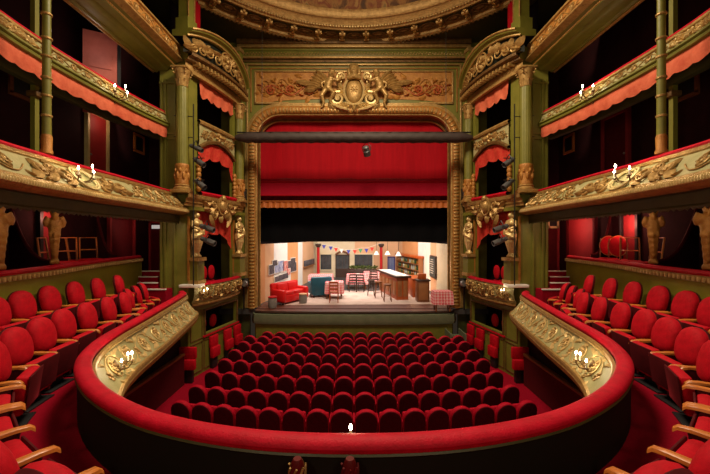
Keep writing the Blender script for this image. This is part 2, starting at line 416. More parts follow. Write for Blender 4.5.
for s in (-1, 1):
    mb = MB(); L = rp.len
    def mp(u, v, h, s=s): return rmap(u if s < 0 else L - u, v / .5, h)
    # mirrored metrics: v in metres of panel height (.5)
    rinceau(mb, lambda u, v, h: mp(u, v, h), .35, 5.3, .25, .20, .62, .014, .03)
    for k in range(16):
        m = MB(); rosette(m, mp, .66 + .31 * k, .25 + (.04 if k % 2 else -.04), .075, .045, 6); m.build('rosette', 'gold', bal)
    for k in range(34): leaf(mb, mp, .4 + .145 * k, .06 + .38 * (k % 2), random.uniform(0, 6.2), .13, .04, .045, random.choice((-1, 1)))
    mb.build('scroll_relief', 'gold_bright', bal)
    b = MB()
    for k in range(150):
        u = .1 + k * .04
        uu = u if s < 0 else L - u
        p, n = rp.at(uu)
        b.ell(V((p.x, p.y, ZR - .80)) + n * .27, (.016, .016, .05), n=6, m=4)
    b.build('fringe_moulding', 'gold', bal)
    b = MB()
    for k in range(130):
        u = .1 + k * .046; uu = u if s < 0 else L - u
        p, n = rp.at(uu)
        b.ell(V((p.x, p.y, ZR - .175)) + n * .035, (.015,) * 3, n=6, m=4)
    b.build('beading', 'gold_bright', bal)
# balcony floor: walkway, one step up to the upper row
fm = MB(); rp.sweep(fm, [(-.15, -.67), (-1.36, -.67)], ZR)
rp.sweep(fm, [(-1.36, -.67), (-1.36, -.39), (-2.62, -.39), (-2.62, -.80), (-1.3, -.80)], ZR)
struct(fm.build('floor_balcony', 'carpet'), 'red carpeted balcony floor with one step', 'floor')

def tier(s, name, label, pts, zt, parts, cat='balcony'):
    t = thing(name, label, cat, (s * abs(pts[0][0]), pts[0][1], zt))
    pa = Path([(s * abs(x), y) for x, y in pts], (0, 6))
    return t, pa
def pmap(pa, prof, z0, H):
    def f(u, v, h):
        t = min(max(v / H, 0), 1) * (len(prof) - 1); i = min(int(t), len(prof) - 2); g = t - i
        p, n = pa.at(u)
        o = prof[i][0] * (1 - g) + prof[i + 1][0] * g; z = prof[i][1] * (1 - g) + prof[i + 1][1] * g
        return V((p.x, p.y, z0 + z)) + n * (o + h)
    return f
def capend(mb, pa, prof, z0, u, depth=.5):
    p, n = pa.at(u)
    pts = [V((p.x, p.y, z0 + z)) + n * o for o, z in prof]
    c = V((p.x, p.y, z0 + (prof[0][1] + prof[-1][1]) / 2)) - n * depth
    for a, b in zip(pts, pts[1:]): mb.add([a, b, c], [(0, 1, 2)])
def valance_mesh(pa, off, z0, H, u0, u1, scallop=.55, deep=.07, wob=.03):
    mb = MB(); n = int((u1 - u0) / .05); rows = []
    for i in range(n + 1):
        u = u0 + (u1 - u0) * i / n; p, nn = pa.at(u)
        ph = (u % scallop) / scallop; bot = -H + deep * (1 - math.sin(PI * ph)) ; r = []
        for k in range(6):
            t = k / 5
            w = wob * t * math.sin(u * 9.7 + 1.3 * math.sin(u * 3.1)) + .02 * math.sin(PI * t)
            r.append(V((p.x, p.y, z0 + bot * t)) + nn * (off + w))
        rows.append(r)
    mb.grid(rows); return mb
T1 = [(5.32, 10.12), (5.26, 9.2), (5.20, 8.3), (5.14, 7.4), (5.12, 6.5), (5.02, 5.6), (4.92, 4.72), (4.62, 3.6), (4.0, 2.5)]
T2 = [(5.62, 10.12), (5.74, 9.4), (5.82, 8.7), (5.86, 7.6), (5.88, 6.5), (5.80, 5.5), (5.55, 4.4), (5.0, 3.2), (4.3, 2.3)]
T3 = [(5.20, 10.12), (5.20, 8.6), (5.22, 7.0), (5.25, 5.5), (5.2, 4.4), (5.0, 3.4)]
for s in (-1, 1):
    W = side(s)
    # ---- first tier
    t, pa = tier(s, 'tier_balcony', f'cream and gold bulging tier parapet just above the {W} balcony seats', T1, E + 1.38, None)
    L = pa.len; z0 = E + 1.38
    pa.sweep(MB(), bolster(.22, .05), z0 - .05, closed=True).build('rail', 'velvet_rail', t)
    pr = [(0, -.08), (.06, -.10), (.06, -.15), (.04, -.17)]
    pa.sweep(MB(), pr, z0).build('upper_moulding', 'gold', t)
    PR = [(.04, -.17), (.10, -.22), (.17, -.30), (.25, -.38), (.31, -.46), (.35, -.52)]
    mb = pa.sweep(MB(), PR, z0); capend(mb, pa, PR, z0, 0); mb.build('front_panel', 'cream_green', t)
    pr = [(.35, -.52), (.40, -.54), (.42, -.60), (.39, -.66), (.34, -.70), (.22, -.73)]
    mb = pa.sweep(MB(), pr, z0); capend(mb, pa, pr, z0, 0); mb.build('roll_moulding', 'gold', t)
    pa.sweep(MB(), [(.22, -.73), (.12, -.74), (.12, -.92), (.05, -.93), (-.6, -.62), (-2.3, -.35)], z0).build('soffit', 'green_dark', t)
    valance_mesh(pa, .12, z0 - .91, .09, .05, L - .05, .12, .05, .0).build('fringe', 'green_dark', t)
    m = pmap(pa, PR, z0, .43)
    b = MB(); c = MB()
    for k in range(40): leaf(b, m, .2 + .06 * k if k < 40 else 0, .05 + .33 * (k % 2), random.uniform(0, 6.2), .13, .04, .05, random.choice((-1, 1)))
    rinceau(b, m, .15, 2.6, .22, .16, .52, .015, .035); b.build('scroll_relief', 'gold', t); b = MB()
    rinceau(b, m, 5.35, L - .5, .22, .16, .62, .015, .035)
    # cartouche with paired scrolls where the sconce hangs
    UC = 4.05
    ring(c, m, UC, .20, .30, .22, .025, .05); ring(c, m, UC, .20, .24, .17, .016, .05)
    for q in (-1, 1):
        g = MB()
        for j, (du, R, tt) in enumerate(((.52, .17, 1.5), (.78, .13, 1.3), (1.02, .15, 1.6))):
            spiral(g, m, UC + q * du, .20 + .05 * (-1) ** j, R, tt, PI / 2 * (-1) ** j, q * (-1) ** j, .026, .06)
        for j in range(5):
            leaf(g, m, UC + q * (.36 + .17 * j), .30 - .03 * (j % 3), (0 if q > 0 else PI) + .5 * (-1) ** j * q, .3, .09, .09, .8 * (-1) ** j)
        g.build('cartouche_scrolls', 'gold', t)
    b.build('scroll_relief', 'gold', t); c.build('cartouche', 'cream', t)
    b = MB()
    for k in range(120):
        p, n = pa.at(.06 + .055 * k); b.ell(V((p.x, p.y, z0 - .62)) + n * .41, (.03, .03, .05), n=6, m=4)
    b.build('egg_moulding', 'gold_bright', t)
    # ---- second tier with hanging valance
    t, pa = tier(s, 'tier_balcony', f'olive and gold tier parapet with hanging orange valance, upper {W} side', T2, E + 3.77, None)
    z0 = E + 3.77; L = pa.len
    pa.sweep(MB(), bolster(.22, .06), z0 - .05, closed=True).build('rail', 'velvet_rail', t)
    pa.sweep(MB(), [(0, -.08), (.04, -.09), (.04, -.13), (.0, -.14)], z0).build('upper_moulding', 'gold', t)
    PR = [(0, -.14), (.03, -.22), (.07, -.30), (.10, -.36)]
    pa.sweep(MB(), PR, z0).build('front_panel', 'cream_green', t)
    pa.sweep(MB(), [(.10, -.36), (.14, -.37), (.15, -.41), (.10, -.43), (.13, -.46), (.12, -.50), (.04, -.52)], z0).build('lower_moulding', 'green', t)
    m = pmap(pa, PR, z0, .23); b = MB()
    rinceau(b, m, .15, L - .2, .11, .085, .34, .012, .03)
    b.build('scroll_relief', 'gold', t)
    if True:
        b = MB()
        for k in range(26):
            u = 4.0 + (k % 13) * .085; v = .06 + .10 * (k // 13)
            leaf(b, m, u, v, random.uniform(-1, 4), .14, .05, .07, random.choice((-1, 1)))
            b.ell(m(u, v, .03), (.03,) * 3, n=6, m=4)
        b.build('leaf_cluster', 'gold_bright', t)
    valance_mesh(pa, .06, z0 - .50, .34, .02, L - .05, .36, .045, .018).build('valance', 'valance', t)
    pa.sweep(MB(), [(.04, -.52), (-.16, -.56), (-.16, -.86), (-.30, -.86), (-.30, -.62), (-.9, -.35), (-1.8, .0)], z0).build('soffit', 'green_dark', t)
    # ---- third tier
    t, pa = tier(s, 'tier_balcony', f'topmost gilded tier front with wide olive mouldings, {W} side', T3, E + 5.8, None)
    z0 = E + 5.8; L = pa.len
    pa.sweep(MB(), bolster(.2, .05), z0 - .05, closed=True).build('rail', 'velvet_dark', t)
    pa.sweep(MB(), [(.0, -.08), (.05, -.09), (.05, -.14), (.0, -.16)], z0).build('upper_moulding', 'gold', t)
    PR = [(0, -.16), (.03, -.28), (.05, -.42), (.06, -.50)]
    mb = pa.sweep(MB(), PR, z0); mb.build('front_panel', 'gilt_orange', t)
    pa.sweep(MB(), [(.06, -.50), (.11, -.51), (.12, -.55), (.08, -.58), (-.02, -.60), (-.06, -.62)], z0).build('lower_moulding', 'gold', t)
    pa.sweep(MB(), [(-.06, -.62), (-.12, -.66), (-.13, -.72), (-.30, -.76)], z0).build('cove', 'green', t)
    pa.sweep(MB(), [(-.30, -.76), (-.34, -.82), (-.42, -.85), (-.62, -.86), (-.66, -.90), (-.70, -.90)], z0).build('green_moulding', 'green', t)
    pa.sweep(MB(), [(-.70, -.90), (-.74, -.88), (-.76, -.92), (-.80, -.90)], z0).build('thin_moulding', 'gold', t)
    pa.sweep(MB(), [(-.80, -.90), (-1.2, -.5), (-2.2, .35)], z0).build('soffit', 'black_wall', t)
    m = pmap(pa, PR, z0, .34); b = MB()
    rinceau(b, m, .1, L - .1, .17, .11, .45, .013, .025)
    b.build('scroll_relief', 'gold', t)
    b = MB()
    for k in range(90):
        p, n = pa.at(.05 + .055 * k); b.ell(V((p.x, p.y, z0 - .69)) + n * -.12, (.022,) * 3, n=6, m=4)
    b.build('beading', 'gilt_orange', t)
    # ---- olive parapet behind the balcony seats
    GP = [(6.70, 10.73), (6.44, 8.65), (6.02, 6.8), (5.86, 5.6), (5.75, 4.7), (5.45, 3.6)]
    t = thing('box_parapet', f'plain olive green box parapet behind the upper {W} balcony seats', 'parapet', (s * 6.7, 10.73, E - 1.97))
    pa = Path([(s * x, y) for x, y in GP], (0, 6)); z0 = E - .57
    pa.sweep(MB(), bolster(.2, .05), z0 - .05, closed=True).build('rail', 'velvet_rail', t)
    pa.sweep(MB(), [(-.02, -.09), (.03, -.10), (.03, -.19), (-.01, -.20)], z0).build('gold_moulding', 'gold', t)
    b = MB()
    for k in range(85):
        p, n = pa.at(.05 + .1 * k)
        if k * .1 < pa.len - .1:
            b.tube([V((p.x, p.y, z0 - .11)) + n * .035, V((p.x, p.y, z0 - .185)) + n * .05], [.035, .02], 6)
    b.build('leaf_moulding', 'gold_bright', t)
    mb = pa.sweep(MB(), [(-.01, -.20), (-.01, -1.37)], z0)
    p, n = pa.at(0)
    mb.quad(V((p.x, p.y, z0 - .1)), V((p.x, p.y, z0 - 1.37)), V((p.x, p.y, z0 - 1.37)) - n * .3, V((p.x, p.y, z0 - .1)) - n * .3)
    mb.build('front_panel', 'green_parapet', t)

# ================================================================== PIERS AND SLENDER COLUMNS
for s in (-1, 1):
    W = side(s)
    b = MB(); b.box((s * 5.38, 10.42, 5.0), (.86, .5, 10.0))
    o = b.build('wall_pier_' + W, 'green'); struct(o)
    b = MB()
    for x in (5.74, 5.62, 5.34):
        b.box((s * x, 10.15, 5.75), (.05, .05, 6.5))
    for z in (E + 1.45, E + 2.95, E + 3.1, E + 4.6): b.box((s * 5.55, 10.15, z), (.5, .06, .06))
    struct(b.build('trim_pier_' + W, 'green'))
    # slender iron column through the upper tiers
    t = thing('iron_column', f'slender olive iron column with gilt rings rising past the {W} tiers', 'column', (s * 5.08, 5.62, E + 1.38))
    c = (s * 5.08, 5.62, E + 1.38)
    MB().lathe([(.085, 0), (.088, .04), (.072, .07), (.078, .27), (.066, .31)], c, 14).build('base', 'gilt_orange', t)
    MB().lathe([(.064, .3), (.058, 2.4), (.06, 5.4)], c, 14).build('shaft', 'green', t)
    b = MB()
    for z in (.62, .95, 1.25, 1.6, 1.9, 2.3, 2.6, 2.95, 3.3, 3.7, 4.1, 4.5):
        b.lathe([(.06, z - .022), (.078, z - .012), (.078, z + .012), (.06, z + .022)], c, 12)
    b.build('rings', 'gold', t)
    t = thing('post', f'plain olive square post standing behind the {W} iron column', 'post', (s * 6.15, 6.55, E + .7))
    MB().box((s * 6.15, 6.55, E + 3.5), (.09, .09, 5.4)).build('shaft', 'green', t)
    MB().box((s * 6.15, 6.55, E + 2.75), (.22, .16, .12), None, .03).build('bracket', 'gold_dark', t)

# ================================================================== STAGE BOXES
FA = V((4.95, 10.2, 0)); FB = V((4.35, 12.75, 0)); FL = (FB - FA).length
def facade(s):
    d = (FB - FA) / FL; n = V((-d.y, d.x, 0))
    if n.x > 0: n = -n
    def F(u, e, z):
        p = FA + d * u + n * e
        return V((s * p.x, p.y, E + z))
    return F
def fsweep(mb, F, prof, u0, u1, bow=0., n=20, arch=0., closed=False):
    rows = []
    for i in range(n + 1):
        t = i / n; u = u0 + (u1 - u0) * t; k = math.sin(PI * t); q = 1 - (2 * t - 1) ** 2
        rows.append([F(u, e + bow * k ** .7, z + arch * q) for e, z in prof])
    return mb.grid(rows, capu=closed, cv=closed)
def fbox(mb, F, u0, u1, e0, e1, z0, z1):
    vs = [F(u, e, z) for u in (u0, u1) for e in (e0, e1) for z in (z0, z1)]
    return mb.add(vs, [(0, 1, 3, 2), (4, 6, 7, 5), (0, 4, 5, 1), (2, 3, 7, 6), (0, 2, 6, 4), (1, 5, 7, 3)])
def fframe(mb, F, u0, u1, z0, z1, w=.04, e=.05):
    fbox(mb, F, u0, u1, 0, e, z0, z0 + w); fbox(mb, F, u0, u1, 0, e, z1 - w, z1)
    fbox(mb, F, u0, u0 + w, 0, e, z0, z1); fbox(mb, F, u1 - w, u1, 0, e, z0, z1)
def figure(base, h, facing, mirror=1, arm=True):
    """draped female figure tapering into a carved plinth; facing = angle of the front"""
    mb = MB(); M = Matrix.Rotation(facing, 3, 'Z'); b = V(base)
    def q(x, y, z): return b + M @ (V((x * mirror, y, z)) * h)
    def el(x, y, z, rx, ry, rz, R=None): mb.ell(q(x, y, z), (rx * h, ry * h, rz * h), (M @ R) if R else M, 14, 10)
    mb.lathe([(.10 * h, 0), (.115 * h, .03 * h), (.08 * h, .06 * h), (.06 * h, .10 * h), (.075 * h, .16 * h), (.10 * h, .26 * h), (.125 * h, .40 * h), (.13 * h, .48 * h), (.105 * h, .58 * h), (.08 * h, .62 * h)], b, 16, M, 1, .8)
    for k in range(7):   # folds of the drapery
        a = -.4 + k * .63
        mb.tube([q(.115 * math.cos(a), -.10 * math.sin(a), .50), q(.10 * math.cos(a + .2), -.09 * math.sin(a + .2), .32), q(.055 * math.cos(a + .3), -.05 * math.sin(a + .3), .12)], [.022 * h, .028 * h, .015 * h], 6)
    mb.tube([q(-.12, -.06, .56), q(0, -.12, .50), q(.12, -.05, .42), q(.13, .02, .36)], [.03 * h, .035 * h, .035 * h, .02 * h], 8)
    el(0, 0, .62, .085, .065, .09); el(0, -.01, .72, .105, .075, .09); el(-.045, -.06, .72, .04, .035, .04); el(.045, -.06, .72, .04, .035, .04)
    el(0, .0, .78, .12, .055, .04)
    mb.tube([q(0, 0, .78), q(0, -.005, .85)], .032 * h, 10)
    el(.005, -.015, .895, .05, .058, .062); el(.005, -.07, .893, .012, .015, .016); el(0, .02, .915, .062, .06, .055); el(-.05, .01, .88, .02, .03, .04); el(.05, .01, .88, .02, .03, .04); el(0, .03, .965, .035, .035, .03)
    if arm:
        mb.tube([q(.115, 0, .78), q(.17, -.03, .66), q(.10, -.12, .60), q(.02, -.125, .64)], [.036 * h, .03 * h, .025 * h, .02 * h], 8)
        mb.tube([q(-.115, 0, .78), q(-.18, -.01, .68), q(-.15, -.06, .56), q(-.13, -.08, .48)], [.036 * h, .03 * h, .025 * h, .02 * h], 8)
    return mb
def herm(base, h, facing):
    """gilt tapered support: acanthus foot, garlanded shaft, female bust under a scroll"""
    mb = MB(); M = Matrix.Rotation(facing, 3, 'Z') @ Matrix.Diagonal((.76, .85, 1)); b = V(base)
    def q(x, y, z): return b + M @ (V((x, y, z)) * h)
    mb.box(q(0, 0, .03), (.17 * h, .17 * h, .06 * h), M, .01)
    rows = []
    for z, w in ((.06, .055), (.2, .065), (.4, .085), (.55, .105), (.62, .11)):
        rows.append([q(x * w, y * w, z) for x, y in ((-1, -.8), (-.4, -1.1), (.4, -1.1), (1, -.8), (1, .9), (-1, .9))])
    mb.grid(rows, cv=True, capu=True)
    for k in range(5): mb.ell(q(0, -.075 - .012 * k, .14 + .085 * k), (.035 * h, .03 * h, .045 * h), M, 10, 6)
    for x in (-1, 1):
        for k in range(4): mb.ell(q(x * (.045 + .012 * k), -.065 - .01 * k, .19 + .1 * k), (.028 * h, .025 * h, .05 * h), M, 8, 6)
        mb.tube([q(x * .14, -.02, .62), q(x * .155, -.05, .7), q(x * .12, -.07, .78), q(x * .09, -.03, .74)], [.03 * h, .04 * h, .04 * h, .03 * h], 8)
    mb.ell(q(0, -.03, .68), (.12 * h, .09 * h, .09 * h), M, 14, 8); mb.ell(q(0, -.08, .80), (.06 * h, .065 * h, .075 * h), M, 14, 8); mb.ell(q(0, -.05, .84), (.08 * h, .07 * h, .06 * h), M, 12, 8)
    mb.ell(q(0, -.142, .795), (.013 * h, .016 * h, .02 * h), M, 8, 5)
    mb.tube([q(-.15, -.06, .93), q(.15, -.06, .93)], .055 * h, 12)
    for x in (-.15, .15): mb.ell(q(x, -.06, .93), (.02 * h, .075 * h, .075 * h), M, 12, 8)
    mb.box(q(0, .02, .955), (.32 * h, .24 * h, .09 * h), M, .02)
    return mb
def capital(mb, c, r, h, M=None):
    c = V(c)
    mb.lathe([(r * .92, 0), (r * 1.05, .02 * h), (r * .95, .06 * h), (r, .1 * h), (r * 1.15, .6 * h), (r * 1.5, .9 * h), (r * 1.2, .92 * h)], c, 16)
    for row, (z0, hh, n, o) in enumerate(((.08, .4, 8, 0), (.38, .4, 8, PI / 8))):
        for k in range(n):
            a = 2 * PI * k / n + o; d = V((math.cos(a), math.sin(a), 0)); tt = V((-d.y, d.x, 0)); rows = []
            for i in range(5):
                t = i / 4; w = r * .36 * math.sin(PI * (.2 + .75 * t)); out = r * (1.02 + .12 * t + (.42 * t ** 4)); z = (z0 + hh * t - .1 * t ** 5) * h
                rows.append([c + d * (out - .03 * abs(j)) + tt * w * j + V((0, 0, z)) for j in (-1, 0, 1)])
            mb.grid(rows)
    for k in range(4):
        a = PI / 4 + k * PI / 2; d = V((math.cos(a), math.sin(a), 0))
        pts = [c + d * r * (1.45 + .3 * math.cos(q)) + V((0, 0, h * (.80 + .12 * math.sin(q)))) for q in [i * .6 for i in range(10)]]
        mb.tube(pts, r * .14, 6)
    mb.box(c + V((0, 0, h * .97)), (r * 3.0, r * 3.0, h * .1), None, .01)
def column(name, label, c, z0, z1, r):
    t = thing(name, label, 'column', (c[0], c[1], E + z0)); H = z1 - z0; cc = V((c[0], c[1], E + z0))
    b = MB(); b.box(cc + V((0, 0, .05)), (r * 2.7, r * 2.7, .1), None, .01); b.lathe([(r * 1.3, .1), (r * 1.35, .14), (r * 1.1, .18), (r * 1.2, .22), (r * 1.03, .25)], cc, 18); b.build('base', 'gold', t)
    d = MB(); d.lathe([(r * 1.04, .25), (r * 1.06, .30), (r * 1.02, .34), (r * 1.04, .75), (r * 1.1, .8), (r * .98, .85)], cc, 18)
    for k in range(7):
        a = 2 * PI * k / 7
        d.ell(cc + V((r * math.cos(a), r * math.sin(a), .5)), (.05, .05, .12), n=8, m=5); d.ell(cc + V((r * math.cos(a + .4), r * math.sin(a + .4), .65)), (.04, .04, .07), n=8, m=5)
    d.build('carved_drum', 'gilt_orange', t)
    b = MB(); rows = []; n = 60; hc = min(.56, H * .15)
    for z, rr in ((.85, .96), (H * .5, .95), (H - hc, .86)):
        rows.append([cc + V(((r * rr - .014 * (k % 3 == 0)) * math.cos(2 * PI * k / n), (r * rr - .014 * (k % 3 == 0)) * math.sin(2 * PI * k / n), z)) for k in range(n)])
    b.grid(rows, cv=True).build('fluted_shaft', 'green', t, sharp=80)
    b = MB(); capital(b, cc + V((0, 0, H - hc)), r * .86, hc); b.build('capital', 'gold', t)
    return t
for s in (-1, 1):
    W = side(s); F = facade(s)
    ang = math.atan2(F(0, 1, 0).y - F(0, 0, 0).y, F(0, 1, 0).x - F(0, 0, 0).x) + PI / 2   # figure's -y axis turned to the hall
    # -- wall of the boxes with its three openings (setting)
    b = MB()
    fbox(b, F, -.05, .72, -.12, 0, -4.3, -1.95); fbox(b, F, .72, 2.62, -.12, 0, -4.3, -3.1); fbox(b, F, .72, 2.62, -.12, 0, -2.37, -1.95); fbox(b, F, 2.5, 2.62, -.12, 0, -3.1, -2.37)
    fbox(b, F, -.05, .36, -.12, 0, -1.95, 6.2); fbox(b, F, 2.26, 2.62, -.12, 0, -1.95, 6.2)
    fbox(b, F, .36, 2.26, -.12, 0, .92, 1.36); fbox(b, F, .36, 2.26, -.12, 0, 3.0, 3.6); fbox(b, F, .36, 2.26, -.12, 0, 4.86, 6.0)
    struct(b.build('wall_boxes_' + W, 'green'))
    b = MB(); b.quad(F(.3, -.95, -4.3), F(3.0, -.95, -4.3), F(3.0, -.95, 7.5), F(.3, -.95, 7.5))
    for z in (-1.96, 1.1, 3.3, 6.0): b.quad(F(.3, -.13, z), F(2.8, -.13, z), F(2.8, -.95, z), F(.3, -.95, z))
    struct(b.build('wall_box_back_' + W, 'black_wall'))
    b = MB(); fframe(b, F, .66, 2.56, -3.18, -2.30, .06, .04)
    for u0, u1 in ((.05, .6), (.66, 1.25), (1.32, 1.9), (1.97, 2.55)): fframe(b, F, u0, u1, -4.2, -3.28, .03, .02)
    for e in (0,): fframe(b, F, .05, .6, -3.2, -2.3, .03, .02)
    struct(b.build('trim_boxes_' + W, 'gold_dark'))
    b = MB(); fbox(b, F, .60, 2.6, 0, .06, -3.19, -3.14)
    o = b.build('ledge', 'velvet', None); tag(o, f'red velvet ledge under the low {W} window beside the stalls', 'ledge')
    # -- lowest box front
    t = thing('box_balustrade', f'bowed gold carved front of the lowest {W} stage box', 'box front', F(1.3, 0, -2.15))
    fsweep(MB(), F, [(.0, -1.42), (.07, -1.40), (.16, -1.42), (.17, -1.48), (0, -1.50)], .02, 2.6, .22).build('rail', 'velvet_rail', t)
    PRB = [(.13, -1.49), (.16, -1.56), (.17, -1.70), (.13, -1.88), (.06, -2.0)]
    fsweep(MB(), F, PRB, .02, 2.6, .22).build('front_panel', 'cream_green', t)
    fsweep(MB(), F, [(.06, -2.0), (.10, -2.02), (.10, -2.08), (.04, -2.12), (-.05, -2.14)], .02, 2.6, .22).build('lower_moulding', 'gold', t)
    def m1(u, v, h, F=F, PRB=PRB):
        tt = min(max(v / .5, 0), 1) * 4; i = min(int(tt), 3); g = tt - i; k = math.sin(PI * min(max(u / 2.58, 0), 1)) ** .7
        return F(.02 + u, PRB[i][0] * (1 - g) + PRB[i + 1][0] * g + .22 * k + h, PRB[i][1] * (1 - g) + PRB[i + 1][1] * g)
    b = MB(); rinceau(b, m1, .1, 2.5, .25, .21, .5, .022, .05); b.build('scroll_relief', 'gold', t)
    for k in range(5): b = MB(); rosette(b, m1, .3 + .48 * k, .25, .10, .06); b.build('rosette', 'gold', t)
    t = tag(MB().box(F(-.02, .12, -1.45), (.62, .34, .09), None, .015).build('shelf', 'white', None), f'pale corner slab capping the {W} end of balcony rail', 'shelf'); center(t)
    # -- middle entablature with cartouche
    t = thing('box_entablature', f'gilt entablature with carved cartouche over the lowest {W} stage box', 'entablature', F(1.3, 0, .9))
    fsweep(MB(), F, [(0, .90), (.14, .92), (.14, 1.0), (.18, 1.02), (.18, 1.10), (.26, 1.16), (.28, 1.26), (.20, 1.28), (0, 1.30)], -.36, 2.7, .0).build('cornice', 'gold', t)
    fsweep(MB(), F, [(.0, 1.30), (.16, 1.30), (.2, 1.36), (.14, 1.42), (.0, 1.42)], .36, 2.26, .0).build('rail', 'velvet_rail', t)
    for a_, b_ in ((-.12, .36), (2.26, 2.7)): b = MB(); fbox(b, F, a_, b_, 0, .26, .79, .90); b.build('impost', 'green', t)
    b = MB(); mf = lambda u, v, h: F(1.31 + u, .16 + h, 1.02 - v)
    ring(b, mf, 0, 0, .22, .28, .04, .08); b.ell(mf(0, 0, .06), (.16, .16, .22)); 
    for q in (-1, 1):
        spiral(b, mf, q * .42, -.05, .18, 1.5, PI / 2, q, .04, .08); spiral(b, mf, q * .40, .28, .16, 1.5, -PI / 2, -q, .035, .07)
        for k in range(5): leaf(b, mf, q * (.2 + .12 * k), .18 - .12 * (k % 3), (0 if q > 0 else PI) + (.8 - .4 * k) * q, .32, .10, .10, q * .6)
        leaf(b, mf, q * .55, .30, PI / 2 + q * .3, .45, .1, .08, q * .4)
    b.ell(mf(0, -.26, .12), (.09, .09, .12)); leaf(b, mf, 0, .25, PI / 2, .3, .12, .1, 0)
    b.build('cartouche', 'gold', t)
    # -- red drapery in the lowest box
    def swag(F, zt, zb, e, arch, n=30, wob=.05, u0=.36, u1=2.26):
        mb = MB(); rows = []
        for i in range(n + 1):
            t = i / n; u = u0 + (u1 - u0) * t; q = 1 - (2 * t - 1) ** 2
            top = zt + arch * q; bot = zb(t); r = []
            for k in range(8):
                f = k / 7; r.append(F(u, e + wob * math.sin(t * 23 + 2 * f) * (.3 + .7 * f), top + (bot - top) * f))
            rows.append(r)
        return mb.grid(rows)
    o = swag(F, .92, lambda t: -.45 + .62 * (1 - (2 * t - 1) ** 2) ** .7 - .10 * abs(math.sin(3 * PI * t)), -.04, 0).build('drapery', 'drape', None)
    tag(center(o), f'red swagged drapery hanging in the lowest {W} stage box', 'drapery')
    # -- second opening: arched valance, arched balustrade
    o = swag(F, 2.72, lambda t: 2.32 + .28 * (1 - (2 * t - 1) ** 2) - .09 * abs(math.sin(3.5 * PI * t)) - .28 * (max(0, abs(2 * t - 1) - .75) * 4), .03, .34, 40, .03).build('valance', 'drape', None)
    tag(center(o), f'red scalloped arched valance of the middle {W} stage box', 'valance')
    t = thing('box_balustrade', f'arched gold and olive front of the upper {W} stage box', 'box front', F(1.3, 0, 2.9))
    fsweep(MB(), F, [(0, 2.74), (.12, 2.72), (.14, 2.80), (.08, 2.84), (0, 2.86)], .36, 2.26, .02, 24, .36).build('arch_moulding', 'gold_dark', t)
    b = MB(); rows = []
    for i in range(25):
        tt = i / 24; u = .36 + 1.9 * tt; a = .34 * (1 - (2 * tt - 1) ** 2)
        rows.append([F(u, .06, 2.84 + a), F(u, .08, 3.0 + a * .8), F(u, .08, 3.5), F(u, .06, 3.52)])
    b.grid(rows).build('front_panel', 'cream_green', t)
    fsweep(MB(), F, [(0, 3.50), (.12, 3.52), (.14, 3.58), (.10, 3.64), (0, 3.66)], .34, 2.28, .04).build('rail_moulding', 'gold', t)
    mf = lambda u, v, h: F(.4 + u, .08 + h, 3.45 - v + .0)
    b = MB(); rinceau(b, mf, .05, .62, .20, .15, .3, .018, .04); rinceau(b, mf, 1.2, 1.78, .20, .15, .3, .018, .04); rosette(b, mf, .92, .12, .16, .07); leaf(b, mf, .8, .1, PI, .3, .1, .06, .5); leaf(b, mf, 1.04, .1, 0, .3, .1, .06, -.5)
    b.build('scroll_relief', 'gold', t)
    # -- third opening: valance and entablature, then the segmental pediment
    o = swag(F, 4.88, lambda t: 4.46 - .10 * abs(math.sin(5 * PI * t)), .05, 0, 40, .03, .40, 2.24).build('valance', 'valance', None)
    tag(center(o), f'orange scalloped valance of the top {W} stage box', 'valance')
    t = thing('pediment', f'bowed segmental pediment with dark gilt carving above the {W} boxes', 'pediment', F(1.3, 0, 4.86))
    fsweep(MB(), F, [(0, 4.86), (.12, 4.86), (.12, 4.96), (.08, 5.0), (.08, 5.16), (.0, 5.2)], -.25, 2.7, .12).build('architrave', 'gold', t)
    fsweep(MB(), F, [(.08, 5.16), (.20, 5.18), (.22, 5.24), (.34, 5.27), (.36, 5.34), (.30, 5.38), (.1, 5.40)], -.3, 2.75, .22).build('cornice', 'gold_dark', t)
    def ztop(t): return 5.55 + .62 * math.sin(PI * min(max(.16 + .84 * t, 0), 1)) ** .75
    b = MB(); rows = []; c1 = MB(); cr = []
    for i in range(31):
        tt = i / 30; u = -.34 + 3.1 * tt; k = .28 * math.sin(PI * tt) ** .7; zt = ztop(tt)
        rows.append([F(u, .08 + k, 5.38), F(u, .12 + k, zt)])
        cr.append([F(u, e + k, zt + z) for e, z in ((-.3, -.02), (.12, -.08), (.22, -.06), (.26, .0), (.36, .02), (.40, .09), (.34, .13), (.1, .16), (-.3, .16))])
    b.grid(rows).build('tympanum', 'under_black', t); c1.grid(cr, capu=True).build('arched_cornice', 'green', t)
    c2 = MB(); c2.tube([r[5] + V((0, 0, .0)) for r in cr], .03, 6); c2.tube([r[2] for r in cr], .03, 6); c2.build('cornice_beading', 'gold', t)
    def mf(u, v, h, F=F):
        tt = (u + .34) / 3.1; return F(u, .11 + .28 * math.sin(PI * min(max(tt, 0), 1)) ** .7 + h, 5.42 + v)
    b = MB()
    rosette(b, mf, 1.2, .36, .24, .12, 8); ring(b, mf, 1.2, .36, .26, .28, .03, .08)
    for q in (-1, 1):
        for k, (du, v, R) in enumerate(((.42, .24, .2), (.75, .28, .2), (1.05, .2, .16), (1.3, .14, .12))):
            spiral(b, mf, 1.2 + q * du, v, R, 1.5, PI / 2, q * (-1) ** k, .03, .08)
        for k in range(13):
            leaf(b, mf, 1.2 + q * (.25 + .095 * k), .46 - .025 * k, (0 if q > 0 else PI) + random.uniform(-.9, .9), .3, .09, .12, q * .5)
    b.build('foliage_relief', 'gold', t)
    b = MB()
